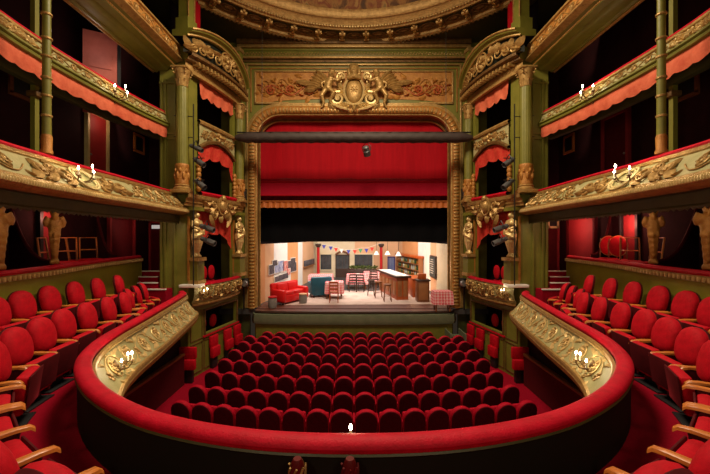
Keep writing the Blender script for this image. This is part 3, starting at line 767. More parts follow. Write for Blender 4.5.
    for k in range(20):
        tt = (k + .5) / 20; u = -.05 + 2.85 * tt; kk = .22 * math.sin(PI * tt) ** .7
        b.add([F(u + x, e + kk, z) for x in (-.035, .035) for e in (.1, .32) for z in (5.10, 5.2)], [(0, 1, 3, 2), (4, 6, 7, 5), (0, 4, 5, 1), (2, 3, 7, 6), (0, 2, 6, 4), (1, 5, 7, 3)])
    b.build('dentils', 'gold', t)
    # -- columns and caryatids
    p = V((s * 5.03, 9.96, 0)); q = F(2.5, .14, 0)
    column('fluted_column', f'tall fluted olive column with gilt capital, nearest of the {W} stage boxes', (p.x, p.y), 1.28, 4.92, .18)
    column('fluted_column', f'fluted column beside the proscenium, far side of the {W} stage boxes', (q.x, q.y), 1.28, 4.88, .16)
    for u, nm, sc_ in ((.14, f'gilt caryatid on the near pilaster of the {W} stage box', 1.42), (2.44, f'gilt caryatid beside the proscenium, {W} stage box', 1.42)):
        pb = F(u, .16, -.62)
        o = figure((pb.x, pb.y, pb.z), sc_, ang, s).build('caryatid', 'gold_bright', None); remesh(center(o), .018)
        tag(o, nm, 'statue')
        pt = thing('pedestal', nm.replace('gilt caryatid on', 'gold edged pedestal under the caryatid on').replace('gilt caryatid beside', 'gold edged pedestal under the caryatid beside'), 'pedestal', F(u, .16, -1.42))
        b = MB(); fbox(b, F, u - .16, u + .16, 0, .30, -1.40, -.66); b.build('die', 'green', pt)
        b = MB(); fbox(b, F, u - .20, u + .20, 0, .35, -.72, -.62); b.build('cap', 'gold', pt); b = MB(); fbox(b, F, u - .19, u + .19, 0, .34, -1.42, -1.30); b.build('base', 'gold', pt)
    b = MB()
    for u in (-.04, .30, 2.30, 2.58): fbox(b, F, u - .03, u + .03, 0, .05, -1.3, .62)
    struct(b.build('trim_pilaster_' + W, 'gilt_orange'))
    # gilded reveal carving of the second opening
    for u, nr_ in ((.33, 'near'), (2.27, 'far')):
        b = MB()
        for k in range(6): b.ell(F(u, .08, 1.5 + .14 * k), (.08, .08, .11), n=8, m=6)
        o = b.build('carved_reveal', 'gilt_orange', None); tag(center(o), f'orange gilt carved {nr_} edge of the middle {W} stage box opening', 'carving')
    # pilaster stub and red cloth above the pediment
    t = thing('attic_pilaster', f'olive pilaster stub rising above the {W} pediment', 'pilaster', F(.0, -.1, 6.15))
    b = MB(); fbox(b, F, -.13, .13, -.25, .08, 6.1, 7.6); b.build('shaft', 'green', t)
    b = MB(); fbox(b, F, -.2, .2, -.3, .12, 6.15, 6.5); b.build('plinth', 'green', t)
    b = MB(); fbox(b, F, -.15, -.11, .08, .1, 6.5, 7.6); fbox(b, F, .11, .15, .08, .1, 6.5, 7.6); b.build('edging', 'gold', t)
    t = thing('attic_pilaster', f'short pilaster beside the proscenium cornice, {W} side', 'pilaster', F(2.9, -.1, 5.6))
    b = MB(); fbox(b, F, 2.62, 2.86, -.25, .05, 5.4, 7.1); b.build('shaft', 'green', t)
    b = MB(); fbox(b, F, 2.60, 2.88, -.27, .09, 6.98, 7.12); b.build('cap', 'gold', t)
    b = MB(); rows = []
    for i in range(25):
        u = .36 + .42 * i / 24; rows.append([F(u, -.2 + .03 * math.sin(i * 1.3), z) for z in (6.2, 7.0, 7.9)])
    o = b.grid(rows).build('curtain', 'curtain', None); tag(center(o), f'red curtain in the attic opening above the {W} pediment', 'curtain')
    # chairs glimpsed in the lowest box and in the low window
    for k, u in enumerate((.66, 1.06, 1.46)[:3]):
        t = thing('box_chair', f'red oval backed chair in lowest {W} stage box, {("nearest the balcony","middle of three","nearest the stage")[k]}', 'chair', F(u, -.35, -1.95))
        out = [(.16 * math.cos(2 * PI * i / 20), .24 * math.sin(2 * PI * i / 20)) for i in range(20)]
        d = (F(1, 0, 0) - F(0, 0, 0)); nn = (F(0, 1, 0) - F(0, 0, 0)); c = F(u, -.30, -1.2)
        MB().pad(out, [(.3, .04), (.85, .035), (1, .015), (1, -.015), (.85, -.03)], lambda a, bb, dd: c + d * a + V((0, 0, bb)) + nn * dd).build('backrest', 'velvet', t)
        b = MB(); fbox(b, F, u - .17, u + .17, -.68, -.30, -1.56, -1.48); b.build('seat', 'velvet', t)
        b = MB()
        for a, e in ((-.15, -.33), (.15, -.33), (-.15, -.65), (.15, -.65)): fbox(b, F, u + a - .015, u + a + .015, e - .015, e + .015, -1.95, -1.55)
        b.build('legs', 'wood_dark', t)
    for k, u in enumerate((1.0, 1.55)):
        t = thing('box_chair', f'red chair inside low {W} window beside the stalls, {("nearer","farther")[k]} one', 'chair', F(u, -.4, -4.0))
        out = [(.18 * math.cos(2 * PI * i / 20), .22 * math.sin(2 * PI * i / 20)) for i in range(20)]
        c = F(u, -.3, -2.88)
        MB().pad(out, [(.3, .04), (.85, .035), (1, .015), (1, -.015), (.85, -.03)], lambda a, bb, dd: c + d * a + V((0, 0, bb)) + nn * dd).build('backrest', 'velvet', t)
        b = MB(); fbox(b, F, u - .18, u + .18, -.72, -.30, -3.55, -3.46); b.build('seat', 'velvet', t)
        b = MB()
        for a, e in ((-.15, -.33), (.15, -.33), (-.15, -.68), (.15, -.68)): fbox(b, F, u + a - .015, u + a + .015, e - .015, e + .015, -4.3, -3.55)
        b.build('legs', 'wood_dark', t)
    # folding seats on the wall of the stalls
    for k, u in enumerate((1.08, 1.86, 2.46)):
        t = thing('folding_wall_chair', f'red folding wall seat, {("first","second","third")[k]} from the house along the {W} stalls wall', 'folding seat', F(u, .0, -4.3), 0, f'folding seats on the {W} stalls wall')
        def fr(u0, u1, e0, e1, z0, z1):
            c = F((u0 + u1) / 2, (e0 + e1) / 2, (z0 + z1) / 2); M = Matrix((d.normalized(), nn.normalized(), V((0, 0, 1)))).transposed()
            return MB().box(c, (u1 - u0, e1 - e0, z1 - z0), M, .03)
        fr(u - .20, u + .20, .02, .12, -3.62, -3.24).build('backrest', 'velvet', t); fr(u - .20, u + .20, .06, .20, -3.94, -3.60).build('seat', 'velvet', t)
        fr(u - .13, u + .13, .02, .14, -4.3, -3.94).build('stand', 'black', t)
    t = thing('folding_wall_chair', f'red folding seat on the end pier face, {W} side of stalls', 'folding seat', (s * 4.98, 10.1, 0), 0, f'folding seats on the {W} stalls wall')
    c = V((s * 4.90, 10.02, 0))
    MB().box(c + V((0, .02, .88)), (.50, .12, .34), None, .03).build('backrest', 'velvet', t); MB().box(c + V((0, -.05, .56)), (.50, .16, .30), None, .03).build('seat', 'velvet', t)
    MB().box(c + V((0, .02, .2)), (.30, .14, .40), None, .02).build('stand', 'black', t)
    # low partition of the ground floor boxes under the balcony
    t = thing('box_partition', f'dark red panelled partition under the balcony, {W} of the stalls', 'partition', (s * 4.95, 7.5, 0))
    MB().box((s * 4.98, 7.4, .42), (.08, 5.0, .84)).build('panel', 'seat_side', t); MB().box((s * 4.98, 7.4, .88), (.14, 5.0, .07), None, .02).build('top_rail', 'wood_brown', t)
    # herms carrying the first tier
    for k, (x, y) in enumerate(((6.27, 7.12), (6.06, 5.82))):
        pb = V((s * x, y, E - .56)); a = math.atan2(-y, -s * x) + PI / 2
        o = herm(pb, 1.24, a).build('herm', 'gilt_orange', None); remesh(center(o), .02)
        tag(o, f'gilt herm bracket on the {W} olive parapet, {("farther from","nearer")[k]} the camera', 'statue')

# ================================================================== PROSCENIUM
YP = 13.3
def arch_path(hw, zt, rx, rz, zb, n=10):
    """points (x, z) up the left jamb, over the top, down the right jamb"""
    L = [(-hw, zb), (-hw, zt - rz)]
    L += [(-hw + rx * (1 - math.cos(PI / 2 * i / n)), zt - rz + rz * math.sin(PI / 2 * i / n)) for i in range(1, n + 1)]
    return L + [(-x, z) for x, z in L[::-1]]
def arch_sweep(mb, prof, hw, zt, rx, rz, zb, closed=False):
    """prof: (offset towards the opening, depth towards the hall)"""
    rows = []
    base = arch_path(hw, zt, rx, rz, zb)
    k = len(base)
    for i, (x, z) in enumerate(base):
        a = base[max(i - 1, 0)]; b = base[min(i + 1, k - 1)]
        t = V((b[0] - a[0], 0, b[1] - a[1])).normalized(); n = V((t.z, 0, -t.x))
        rows.append([V((x, YP - d, E + z)) + n * o for o, d in prof])
    return mb.grid(rows, cv=closed, capu=closed)
pw = MB(); base = arch_path(3.95, 4.95, 1.1, 1.1, -2.8)
ring_in = [V((x, YP, E + z)) for x, z in base]
ring_out = []
for x, z in base:
    if z < 3.86 and abs(x) > 3.8: ring_out.append(V((math.copysign(5.3, x), YP, E + z)))
    else: ring_out.append(V((x * 1.395, YP, E + 7.7)))
pw.grid([ring_in, ring_out])
sl = [V((sx * 5.3, YP, E + 7.7)) for sx in (-1, 1)]
struct(pw.build('wall_proscenium', 'green'), 'olive green proscenium wall around the stage opening', 'wall')
for s in (-1, 1):
    struct(MB().box((s * 5.2, YP + .15, 6), (2.2, .1, 12.2)).build('wall_proscenium_back_' + side(s), 'green_dark'))
t = thing('proscenium_arch', 'gilded proscenium arch frame around the stage opening', 'arch', (0, YP, 1.5))
arch_sweep(MB(), [(-.33, 0), (-.30, .06), (-.22, .07), (-.2, .10), (-.17, .10)], 3.95, 4.92, 1.1, 1.1, -2.75).build('outer_moulding', 'gold', t)
arch_sweep(MB(), [(-.17, .10), (-.12, .14), (.0, .17), (.08, .14), (.12, .10)], 3.95, 4.92, 1.1, 1.1, -2.75).build('carved_band', 'gilt_orange', t)
arch_sweep(MB(), [(.12, .10), (.13, .06), (.17, .05), (.18, -.08)], 3.95, 4.92, 1.1, 1.1, -2.75).build('inner_moulding', 'gold', t)
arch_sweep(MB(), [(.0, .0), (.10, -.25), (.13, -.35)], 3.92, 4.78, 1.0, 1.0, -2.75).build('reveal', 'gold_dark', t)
arch_sweep(MB(), [(.11, -.30), (.15, -.27), (.17, -.32), (.13, -.36)], 3.91, 4.76, .98, .98, -2.75).build('reveal_moulding', 'gold', t)
b = MB(); base = arch_path(3.95, 4.92, 1.1, 1.1, -2.75)
tot = 0; last = None; acc = 0
for (x0, z0), (x1, z1) in zip(base, base[1:]):
    L = math.hypot(x1 - x0, z1 - z0); n = max(1, int(L / .13))
    for i in range(n):
        f = i / n; x = x0 + (x1 - x0) * f; z = z0 + (z1 - z0) * f
        M = Matrix.Rotation(math.atan2(z1 - z0, x1 - x0), 3, 'Y').inverted()
        b.ell((x, YP - .15, E + z), (.05, .05, .11), M, 6, 5)
b.build('leaf_carving', 'gold', t)
# frieze, frames and relief panel above the arch
t = thing('proscenium_frieze', 'horizontal gilt frieze mouldings above the proscenium relief panel', 'frieze', (0, YP, E + 6.8))
for (z0, z1, d, m) in ((7.42, 7.6, .30, 'gold_dark'), (7.30, 7.42, .24, 'gold'), (7.22, 7.30, .14, 'green'), (7.00, 7.22, .10, 'green'), (6.92, 7.00, .17, 'gold'), (6.82, 6.90, .06, 'gold_dark')):
    MB().box((0, YP - d / 2, E + (z0 + z1) / 2), (9.0, d, z1 - z0), None, .015).build('moulding', m, t)
b = MB()
for k in range(74):
    x = -4.38 + .12 * k; zz = E + 7.11
    b.tube([V((x - .05, YP - .11, zz - .05)), V((x, YP - .13, zz + .05)), V((x + .05, YP - .11, zz - .05))], .018, 5)
b.build('guilloche', 'gold', t)
t = thing('relief_panel', 'orange gilt carved relief panel over the proscenium arch', 'panel', (0, YP, E + 5.2))
pm = MB(); rows = []
for i in range(41):
    x = -3.85 + 7.7 * i / 40; lo = 5.22 + .18 * max(0, 1 - (x / 3.3) ** 2) ** .4
    rows.append([V((x, YP - .02, E + lo)), V((x, YP - .02, E + 6.46))])
pm.grid(rows).build('field', 'gilt_orange', t)
def fmv(mb, x0, x1, z0, z1, w, d):
    for xx in (x0, x1): mb.box((xx, YP - d / 2, E + (z0 + z1) / 2), (w, d, z1 - z0 + w), None, w * .2)
    mb.box((0, YP - d / 2, E + z1), (x1 - x0, d, w), None, w * .2)
b = MB(); fmv(b, -3.85, 3.85, 5.22, 6.46, .06, .07); b.box((-3.2, YP - .035, E + 5.22), (1.3, .07, .06)); b.box((3.2, YP - .035, E + 5.22), (1.3, .07, .06))
b.build('inner_frame', 'gold', t)
b = MB(); fmv(b, -4.16, 4.16, 1.5, 6.72, .07, .08); b.build('outer_frame', 'gold', t)
b = MB(); fmv(b, -4.02, 4.02, 4.9, 6.58, .035, .05); b.build('thin_frame', 'gilt_orange', t)
mp = lambda u, v, h: V((u, YP - .02 - h, E + 5.30 + v))
for q in (-1, 1):
    b = MB(); mq = lambda u, v, h, q=q: mp(q * u, v, h)
    rinceau(b, mq, 1.25, 3.75, .55, .34, .62, .025, .05)
    for k in range(10): leaf(b, mq, 1.3 + .25 * k, .2 + .7 * (k % 2), random.uniform(0, 6), .3, .09, .05, random.choice((-1, 1)))
    b.build('scroll_relief', 'gilt_orange', t)
for q in (-1, 1):
    mq = lambda u, v, h, q=q: mp(q * u, v, h)
    b = MB(); rinceau(b, mq, 1.35, 3.6, .42, .22, .75, .03, .07)
    b.build('red_scrolls', 'gilt_red', t)
# sculpted group in the middle
cz = E + 5.75
t = thing('cartouche_group', 'gilt sculpted cartouche with crowned head and winged cherubs above the stage', 'sculpture', (0, YP - .1, E + 4.75))
c0 = V((0, YP - .14, cz))
b = MB(); b.ell(c0 + V((0, 0, -.12)), (.33, .16, .48), n=20, m=12); b.build('shield', 'gold', t)
b = MB()
mp = lambda u, v, h: c0 + V((u, -h, v))
ring(b, mp, 0, -.12, .38, .53, .05, .08, 32); rosette(b, mp, 0, -.1, .16, .19, 8)
for k in range(10): leaf(b, mp, -.36 + .08 * k, -.56 - .04 * (k % 3), -PI / 2 + (k - 4.5) * .18, .3, .08, .16, .4 * (-1) ** k)
for q in (-1, 1):
    for k in range(5): leaf(b, mp, q * (.36 + .05 * k), -.35 + .17 * k, PI / 2 - q * (.9 - .2 * k), .3, .09, .13, -q * .7)
for q in (-1, 1):
    mq = lambda u, v, h, q=q: mp(q * u, v, h)
    spiral(b, mq, .62, -.42, .28, 1.6, PI * .6, -1, .06, .10); spiral(b, mq, .48, .42, .2, 1.4, -PI / 2, 1, .05, .10)
    b.tube([mq(.2, -.85, .08), mq(.5, -.80, .12), mq(.9, -.62, .10), mq(.95, -.4, .08)], [.05, .07, .06, .03], 8)
    for k in range(6): leaf(b, mq, .15 + .13 * k, -.66 - .03 * k, -.4 + .25 * k, .34, .11, .14, .5)
for k in range(9): b.ell(mp(-.32 + .08 * k, -.62 - .05 * math.sin(PI * k / 8), .12), (.055, .055, .055), n=8, m=6)
b.build('scroll_frame', 'gold_bright', t)
b = MB()
b.ell(mp(0, .62, .16), (.17, .17, .21), n=16, m=10); b.ell(mp(0, .60, .32), (.03, .05, .045)); b.ell(mp(0, .72, .12), (.19, .16, .15)); b.ell(mp(-.19, .58, .1), (.09, .1, .18)); b.ell(mp(.19, .58, .1), (.09, .1, .18))
b.ell(mp(-.065, .64, .29), (.035, .03, .02)); b.ell(mp(.065, .64, .29), (.035, .03, .02)); b.ell(mp(0, .52, .29), (.05, .03, .018))
b.tube([mp(-.26, .34, .12), mp(0, .40, .2), mp(.26, .34, .12)], [.08, .12, .08], 8)
for k in range(5): b.ell(mp(-.14 + .07 * k, .84 + .03 * math.sin(PI * k / 4), .14), (.04, .04, .06), n=8, m=6)
remesh(b.build('crowned_head', 'gold', t), .022)
for q in (-1, 1):
    mq = lambda u, v, h, q=q: mp(q * u, v, h)
    b = MB()
    el = lambda u, v, h, r: b.ell(mq(u, v, h), r, n=12, m=8)
    el(.86, .46, .2, (.12, .12, .14)); el(.84, .56, .18, (.13, .12, .1)); el(.83, .44, .33, (.02, .03, .03))
    b.tube([mq(.88, .34, .15), mq(.98, .12, .14), mq(1.02, -.08, .12)], [.1, .16, .15], 10)
    b.tube([mq(.82, .26, .2), mq(.62, .20, .24), mq(.46, .34, .2)], [.07, .055, .04], 8)
    b.tube([mq(1.02, .24, .15), mq(1.24, .12, .2), mq(1.2, -.06, .22)], [.07, .055, .04], 8)
    b.tube([mq(.96, -.08, .16), mq(.76, -.26, .24), mq(.92, -.52, .16), mq(.88, -.66, .14)], [.11, .09, .065, .04], 8)
    b.tube([mq(1.08, -.08, .12), mq(1.24, -.34, .18), mq(1.16, -.62, .12), mq(1.26, -.80, .1)], [.11, .09, .065, .04], 8)
    remesh(b.build('cherub', 'gold', t), .022)
    b = MB()
    for k in range(8): leaf(b, mq, 1.02 + .07 * k, .26 - .045 * k, .95 - .13 * k, .62 - .03 * k, .10, .10, -.35)
    for k in range(5): leaf(b, mq, 1.2 + .14 * k, .05 + .05 * k, .2 - .1 * k, .5, .10, .07, .5)
    b.build('wing', 'gold', t)
# ---- lighting bar in front of the arch
t = thing('lighting_bar', 'long dark wrapped lighting bar slung across the proscenium', 'bar', (0, 12.2, E + 3.56))
pts = []; rr = []
for i in range(61):
    x = -4.25 + 8.50 * i / 60; k = min(1, (1 - abs(x) / 4.27) * 9)
    pts.append(V((x, 12.2, E + 3.56 + .012 * math.sin(i * 1.9)))); rr.append(.06 + .125 * math.sqrt(max(k, 0)) + .008 * math.sin(i * 2.7))
MB().tube(pts, rr, 14).build('wrap', 'bar_wrap', t)
b = MB(); b.tube([V((-4.2, 12.2, E + 3.75)), V((4.2, 12.2, E + 3.75))], .03, 8); b.build('pipe', 'iron', t)
for x in (-3.3, 3.3): MB().tube([V((x, 12.2, E + 3.7)), V((x, 12.2, E + 7.55))], .008, 6).build('cable', 'iron', t)
def spot(name, label, p, aim, L=.34, r=.09, hang=.22):
    t = thing(name, label, 'spotlight', p); p = V(p); a = V(aim).normalized(); M = a.to_track_quat('Z', 'Y').to_matrix()
    b = MB(); b.lathe([(r * .55, -L * .5), (r * .8, -L * .42), (r * .8, -L * .05), (r, 0), (r, L * .5), (r * .85, L * .5), (r * .8, L * .3)], p, 14, M)
    for k in range(4): b.lathe([(r * .8, -L * .38 + .05 * k), (r * .9, -L * .36 + .05 * k), (r * .8, -L * .34 + .05 * k)], p, 12, M)
    b.build('housing', 'lamp_grey', t)
    MB().lathe([(r * .82, L * .32), (r * .4, L * .36), (.01, L * .37)], p, 14, M).build('lens', 'steel', t)
    side_ = M @ V((1, 0, 0))
    MB().tube([p + side_ * r * 1.15, p + side_ * r * 1.2 + V((0, 0, hang * .5)), p + V((0, 0, hang)), p - side_ * r * 1.2 + V((0, 0, hang * .5)), p - side_ * r * 1.15], .014, 6).build('yoke', 'black', t)
    return t
spot('spotlight', 'small black spotlight hanging below the middle of lighting bar', (.45, 12.2, E + 3.09), (.2, .6, -.8), .36, .13, .32)
for s in (-1, 1):
    W = side(s)
    f = lambda px, py, Y: (lambda q: V((s * abs(q.x), q.y, q.z)))(P(px, py, Y))
    for k, (px, py, d, L) in enumerate(((199, 162, (.8, -.2, -.5), .40), (200, 184, (.8, -.3, -.6), .42), (207, 228, (.9, -.1, -.3), .46), (208, 241, (.9, -.1, -.35), .46))):
        q = f(px, py, 9.95)
        spot('spotlight', f'grey spotlight on the {W} stage box, {("topmost","second from top","second from bottom","lowest")[k]} of the four', q, (-s * d[0], d[1], d[2]), L, .085)
    if s < 0: spot('spotlight', 'black flat spotlight under the arched valance, left stage box', f(196, 148, 9.95), (.85, -.2, -.4), .46, .07)
    t = thing('lamp_mount', f'thin black lighting pole clamped before the {W} stage boxes', 'pole', f(193, 272, 9.9))
    a = f(193.5, 285, 9.9); z = f(193.5, 104, 9.9)
    MB().tube([a, z], .018, 8).build('upright', 'iron', t)
    for py in (116, 137, 158, 180, 226, 239):
        q = f(193.5, py, 9.9); MB().tube([q + V((-s * .05 * -1, .05, 0)), q + V((-s * .32, 0, .0)) if py > 140 else q + V((s * .6, .05, .03))], .014, 6).build('arm', 'iron', t)
    t = thing('loudspeaker', f'black loudspeaker box on the pilaster beside the proscenium, {W} side', 'loudspeaker', (s * 4.27, 13.0, E + 1.2))
    MB().box((s * 4.27, 13.05, E + 1.55), (.26, .26, .62), None, .02).build('cabinet', 'black', t); MB().box((s * 4.27, 12.91, E + 1.55), (.21, .02, .54), None, .005).build('grille', 'lamp_grey', t)
    t = thing('floor_lantern', f'black side light rig low beside the stage opening, {W} side', 'spotlight', (s * 4.2, 12.95, E - 2.4))
    b = MB(); b.box((s * 4.18, 13.0, E - 1.75), (.26, .3, .34), None, .03); b.build('housing', 'black', t)
    MB().lathe([(.12, 0), (.13, .05), (.10, .12)], (s * 4.12, 12.84, E - 1.75), 12, Matrix.Rotation(PI / 2, 3, 'X')).build('lens', 'steel', t)
    MB().tube([V((s * 4.22, 13.02, E - 1.9)), V((s * 4.22, 13.02, E - 2.8))], .03, 8).build('stand', 'iron', t)

# ---- stage curtains
def drape_plane(name, label, x0, x1, Y, z0, z1, m, amp=.05, n=160, f=5.0, cat='curtain'):
    rows = []
    for i in range(n + 1):
        x = x0 + (x1 - x0) * i / n
        rows.append([V((x, Y + amp * math.sin(x * f + .8 * math.sin(x * 1.7)) * (.5 + .5 * k / 3), E + z1 + (z0 - z1) * k / 3)) for k in range(4)])
    o = MB().grid(rows).build(name, m, None); return tag(center(o), label, cat)
drape_plane('stage_curtain', 'wide red pelmet curtain filling the top of the stage opening', -4.1, 4.1, 13.75, 2.36, 5.2, 'curtain', .035, 160, 3.2)
t = thing('pelmet', 'crimson flat pelmet border with piped edges under the red curtain', 'pelmet', (0, 13.7, E + 1.65))
MB().box((0, 13.72, E + 1.97), (8.2, .05, .64)).build('cloth', 'curtain_rose', t)
for z in (2.32, 2.22, 1.67): MB().tube([V((-4.1, 13.68, E + z)), V((4.1, 13.68, E + z))], .025, 6).build('piping', 'curtain', t)
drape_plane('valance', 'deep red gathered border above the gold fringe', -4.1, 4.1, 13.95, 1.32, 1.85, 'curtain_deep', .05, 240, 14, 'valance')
t = thing('fringe_valance', 'orange gold tasselled fringe along the bottom of the red border', 'fringe', (0, 13.9, E + 1.2))
rows = []
for i in range(241):
    x = -4.1 + 8.2 * i / 240; rows.append([V((x, 13.88 + .02 * math.sin(x * 26), E + 1.45)), V((x, 13.86 + .03 * math.sin(x * 26), E + 1.18 + .02 * abs(math.sin(x * 9)))) ])
MB().grid(rows).build('strands', 'fringe', t); MB().tube([V((-4.1, 13.86, E + 1.46)), V((4.1, 13.86, E + 1.46))], .03, 6).build('braid', 'fringe', t)
drape_plane('border_curtain', 'black masking border cloth across the top of the set', -4.4, 4.4, 14.6, -.20, 1.5, 'black_cloth', .04, 160, 6)
# ---- stage house
struct(MB().box((0, 19.3, 1.40), (11, 12.2, .2)).build('floor_stage', 'stage_floor_dark'), 'stage floor inside the set', 'floor')
struct(MB().box((0, 25.4, 4.5), (11, .1, 8)).build('wall_stage_back', 'black_wall'))
for s in (-1, 1): struct(MB().box((s * 5.5, 19.4, 4.5), (.1, 12, 8)).build('wall_stage_' + side(s), 'black_wall'))
apron = thing('stage_apron', 'brown boarded stage front with grey green curved lip above the stalls', 'stage', (0, 12.4, 0))
ap = Path([(-3.78, 13.28), (-3.76, 13.05), (-3.5, 12.93), (-2, 12.83), (0, 12.80), (2, 12.83), (3.5, 12.93), (3.76, 13.05), (3.78, 13.28)], (0, 5), .15)
b = MB(); cen = V((0, 13.25, 1.5)); rows = [[V((p.x, p.y, 1.5)), V((p.x, 13.4, 1.5))] for p in ap.p]
b.grid(rows).build('boards', 'stage_board', apron)
ap.sweep(MB(), [(0, 1.5), (.05, 1.50), (.06, 1.44), (.02, 1.40)]).build('nosing', 'wood_dark', apron)
ap.sweep(MB(), [(.02, 1.40), (.12, 1.38), (.16, 1.16), (.12, 1.02)]).build('lip', 'green_grey', apron)
ap.sweep(MB(), [(.12, 1.02), (.04, 1.00), (.03, 0)]).build('front', 'green', apron)
b = MB(); b.box((0, 13.9, 1.505), (7.6, 1.3, .02)); b.build('front_boards', 'stage_board', apron)
st = thing('stage_steps', 'small grey steps from stalls to stage at the right corner', 'steps', (3.72, 12.4, 0))
for k in range(4): MB().box((3.72, 12.26 + .17 * k, .18 + .17 * k - .09 + .0), (.55, .22, .36 + .34 * k - .0) if False else (.55, .22, .06)).build('tread', 'green_grey', st)
MB().box((3.46, 12.5, .42), (.05, .8, .84)).build('stringer', 'green_grey', st); MB().box((3.98, 12.5, .42), (.05, .8, .84)).build('stringer', 'green_grey', st)

# ================================================================== STAGE SET
ZS = 1.5; ZT = E - .30
def G(px, py):
    """point of the stage floor"""
    Y = 2.8 * FPX / (py - 237); return P(px, py, Y)
Lp = [(-3.92, 14.2), (-3.13, 19.0), (-2.56, 23.6)]; Rp = [(3.96, 14.2), (3.97, 19.0), (3.05, 23.6)]
def flat(name, label, a, b, m, z0=ZS, z1=ZT, th=.08):
    a = V((*a, 0)); b = V((*b, 0)); d = b - a; n = V((-d.y, d.x, 0)).normalized() * th; c = (a + b) / 2 + n * (.5 if n.y > 0 or abs(n.x) > .05 else -.5)
    M = Matrix((d.normalized(), n.normalized(), V((0, 0, 1)))).transposed()
    o = MB().box((c.x, c.y, (z0 + z1) / 2), (d.length, th, z1 - z0), M).build(name, m, None)
    tag(o, label, 'set wall'); return o
def lerp2(a, b, t): return (a[0] + (b[0] - a[0]) * t, a[1] + (b[1] - a[1]) * t)
sw = thing('set_wall', 'painted left set wall in peach and white strips behind the sofa', 'set wall', (-3.5, 17, ZS))
def wall_on(parent, a, b, m, name, z0, z1, e=0., th=.05, inside=(0, 17)):
    a = V((*a, 0)); b = V((*b, 0)); d = b - a; n = V((-d.y, d.x, 0)).normalized()
    if n.dot(V((*inside, 0)) - a) < 0: n = -n
    c = (a + b) / 2 + n * (e - th / 2); M = Matrix((d.normalized(), n, V((0, 0, 1)))).transposed()
    return MB().box((c.x, c.y, (z0 + z1) / 2), (d.length, th, z1 - z0), M).build(name, m, parent)
for t0, t1, m in ((0, .10, 'set_orange'), (.10, .30, 'set_peach'), (.30, .66, 'set_white'), (.66, 1.0, 'set_orange')): wall_on(sw, lerp2(Lp[0], Lp[1], t0), lerp2(Lp[0], Lp[1], t1), m, 'panel', ZS, ZT)
for t0, t1, m in ((0, .2, 'set_white'), (.2, .78, 'set_peach'), (.78, 1.0, 'set_cream')): wall_on(sw, lerp2(Lp[1], Lp[2], t0), lerp2(Lp[1], Lp[2], t1), m, 'panel', ZS, ZT)
wall_on(sw, lerp2(Lp[0], Lp[1], .45), lerp2(Lp[0], Lp[1], .75), 'set_white', 'lower_patch', ZS + .1, ZS + 1.1, .012, .012)
sw = thing('set_wall', 'painted right set wall in cream and white strips behind the bar', 'set wall', (3.9, 17, ZS))
for t0, t1, m in ((0, .45, 'set_cream'), (.45, .72, 'set_peach'), (.72, 1.0, 'set_white')): wall_on(sw, lerp2(Rp[0], Rp[1], t0), lerp2(Rp[0], Rp[1], t1), m, 'panel', ZS, ZT)
for t0, t1, m in ((0, .22, 'set_white'), (.22, .8, 'set_orange'), (.8, 1.0, 'set_peach')): wall_on(sw, lerp2(Rp[1], Rp[2], t0), lerp2(Rp[1], Rp[2], t1), m, 'panel', ZS, ZT)
sw = thing('set_wall', 'cream and peach back set wall with windows and a dark door', 'set wall', (0, 23.7, ZS))
for x0, x1, m in ((-2.6, -1.2, 'set_cream'), (-1.2, .05, 'set_cream'), (.05, 3.1, 'set_peach')): MB().box(((x0 + x1) / 2, 23.7, (ZS + ZT) / 2), (x1 - x0, .1, ZT - ZS)).build('panel', m, sw)
def xs(px): return (px - 354) / FPX * 23.6
def zs(py): return E - (py - 237) / FPX * 23.6
def win(x0, x1, z0, z1, label, name='set_window', glass='glass_dark'):
    t = thing(name, label, 'window' if 'window' in name else 'door', ((x0 + x1) / 2, 23.6, z0)); b = MB(); w = .07
    for xx in (x0, x1): b.box((xx, 23.6, (z0 + z1) / 2), (w, .1, z1 - z0 + w))
    for zz in (z0, z1): b.box(((x0 + x1) / 2, 23.6, zz), (x1 - x0, .1, w))
    b.build('frame', 'set_cream' if 'window' in name else 'wood_dark', t)
    MB().box(((x0 + x1) / 2, 23.61, (z0 + z1) / 2), (x1 - x0, .04, z1 - z0)).build('pane', glass, t)
    b = MB()
    for k in (1, 2, 3): b.box((x0 + (x1 - x0) * k / 4, 23.58, (z0 + z1) / 2), (.02, .03, z1 - z0))
    b.build('glazing_bars', 'wood_dark', t); return t
win(xs(320), xs(332), zs(270), zs(254), 'dark set window between red post and set door')
win(xs(354), xs(373), zs(269), zs(254), 'wide dark set window right of the set door')
t = win(xs(336), xs(349), zs(280), zs(255), 'dark glazed double door in the middle of the back set wall', 'set_door')
b = MB(); pts = [V((xs(335.5) + (xs(349.5) - xs(335.5)) * i / 12, 23.55, zs(254.5) + .22 * math.sin(PI * i / 12))) for i in range(13)]; b.tube(pts, .06, 6); b.build('arched_head', 'wood_brown', t)
MB().box(((xs(336) + xs(349)) / 2, 23.56, zs(274)), (xs(349) - xs(336), .06, .75)).build('lower_panel', 'wood_dark', t)
t = win(xs(388), xs(394.5), zs(278), zs(257), 'tall narrow blue glazed set door with indigo frame', 'set_door', 'glass_blue')
for c in t.children:
    if c.name.startswith('frame') or c.name.startswith('glazing'): c.data.materials[0] = MATS['indigo']
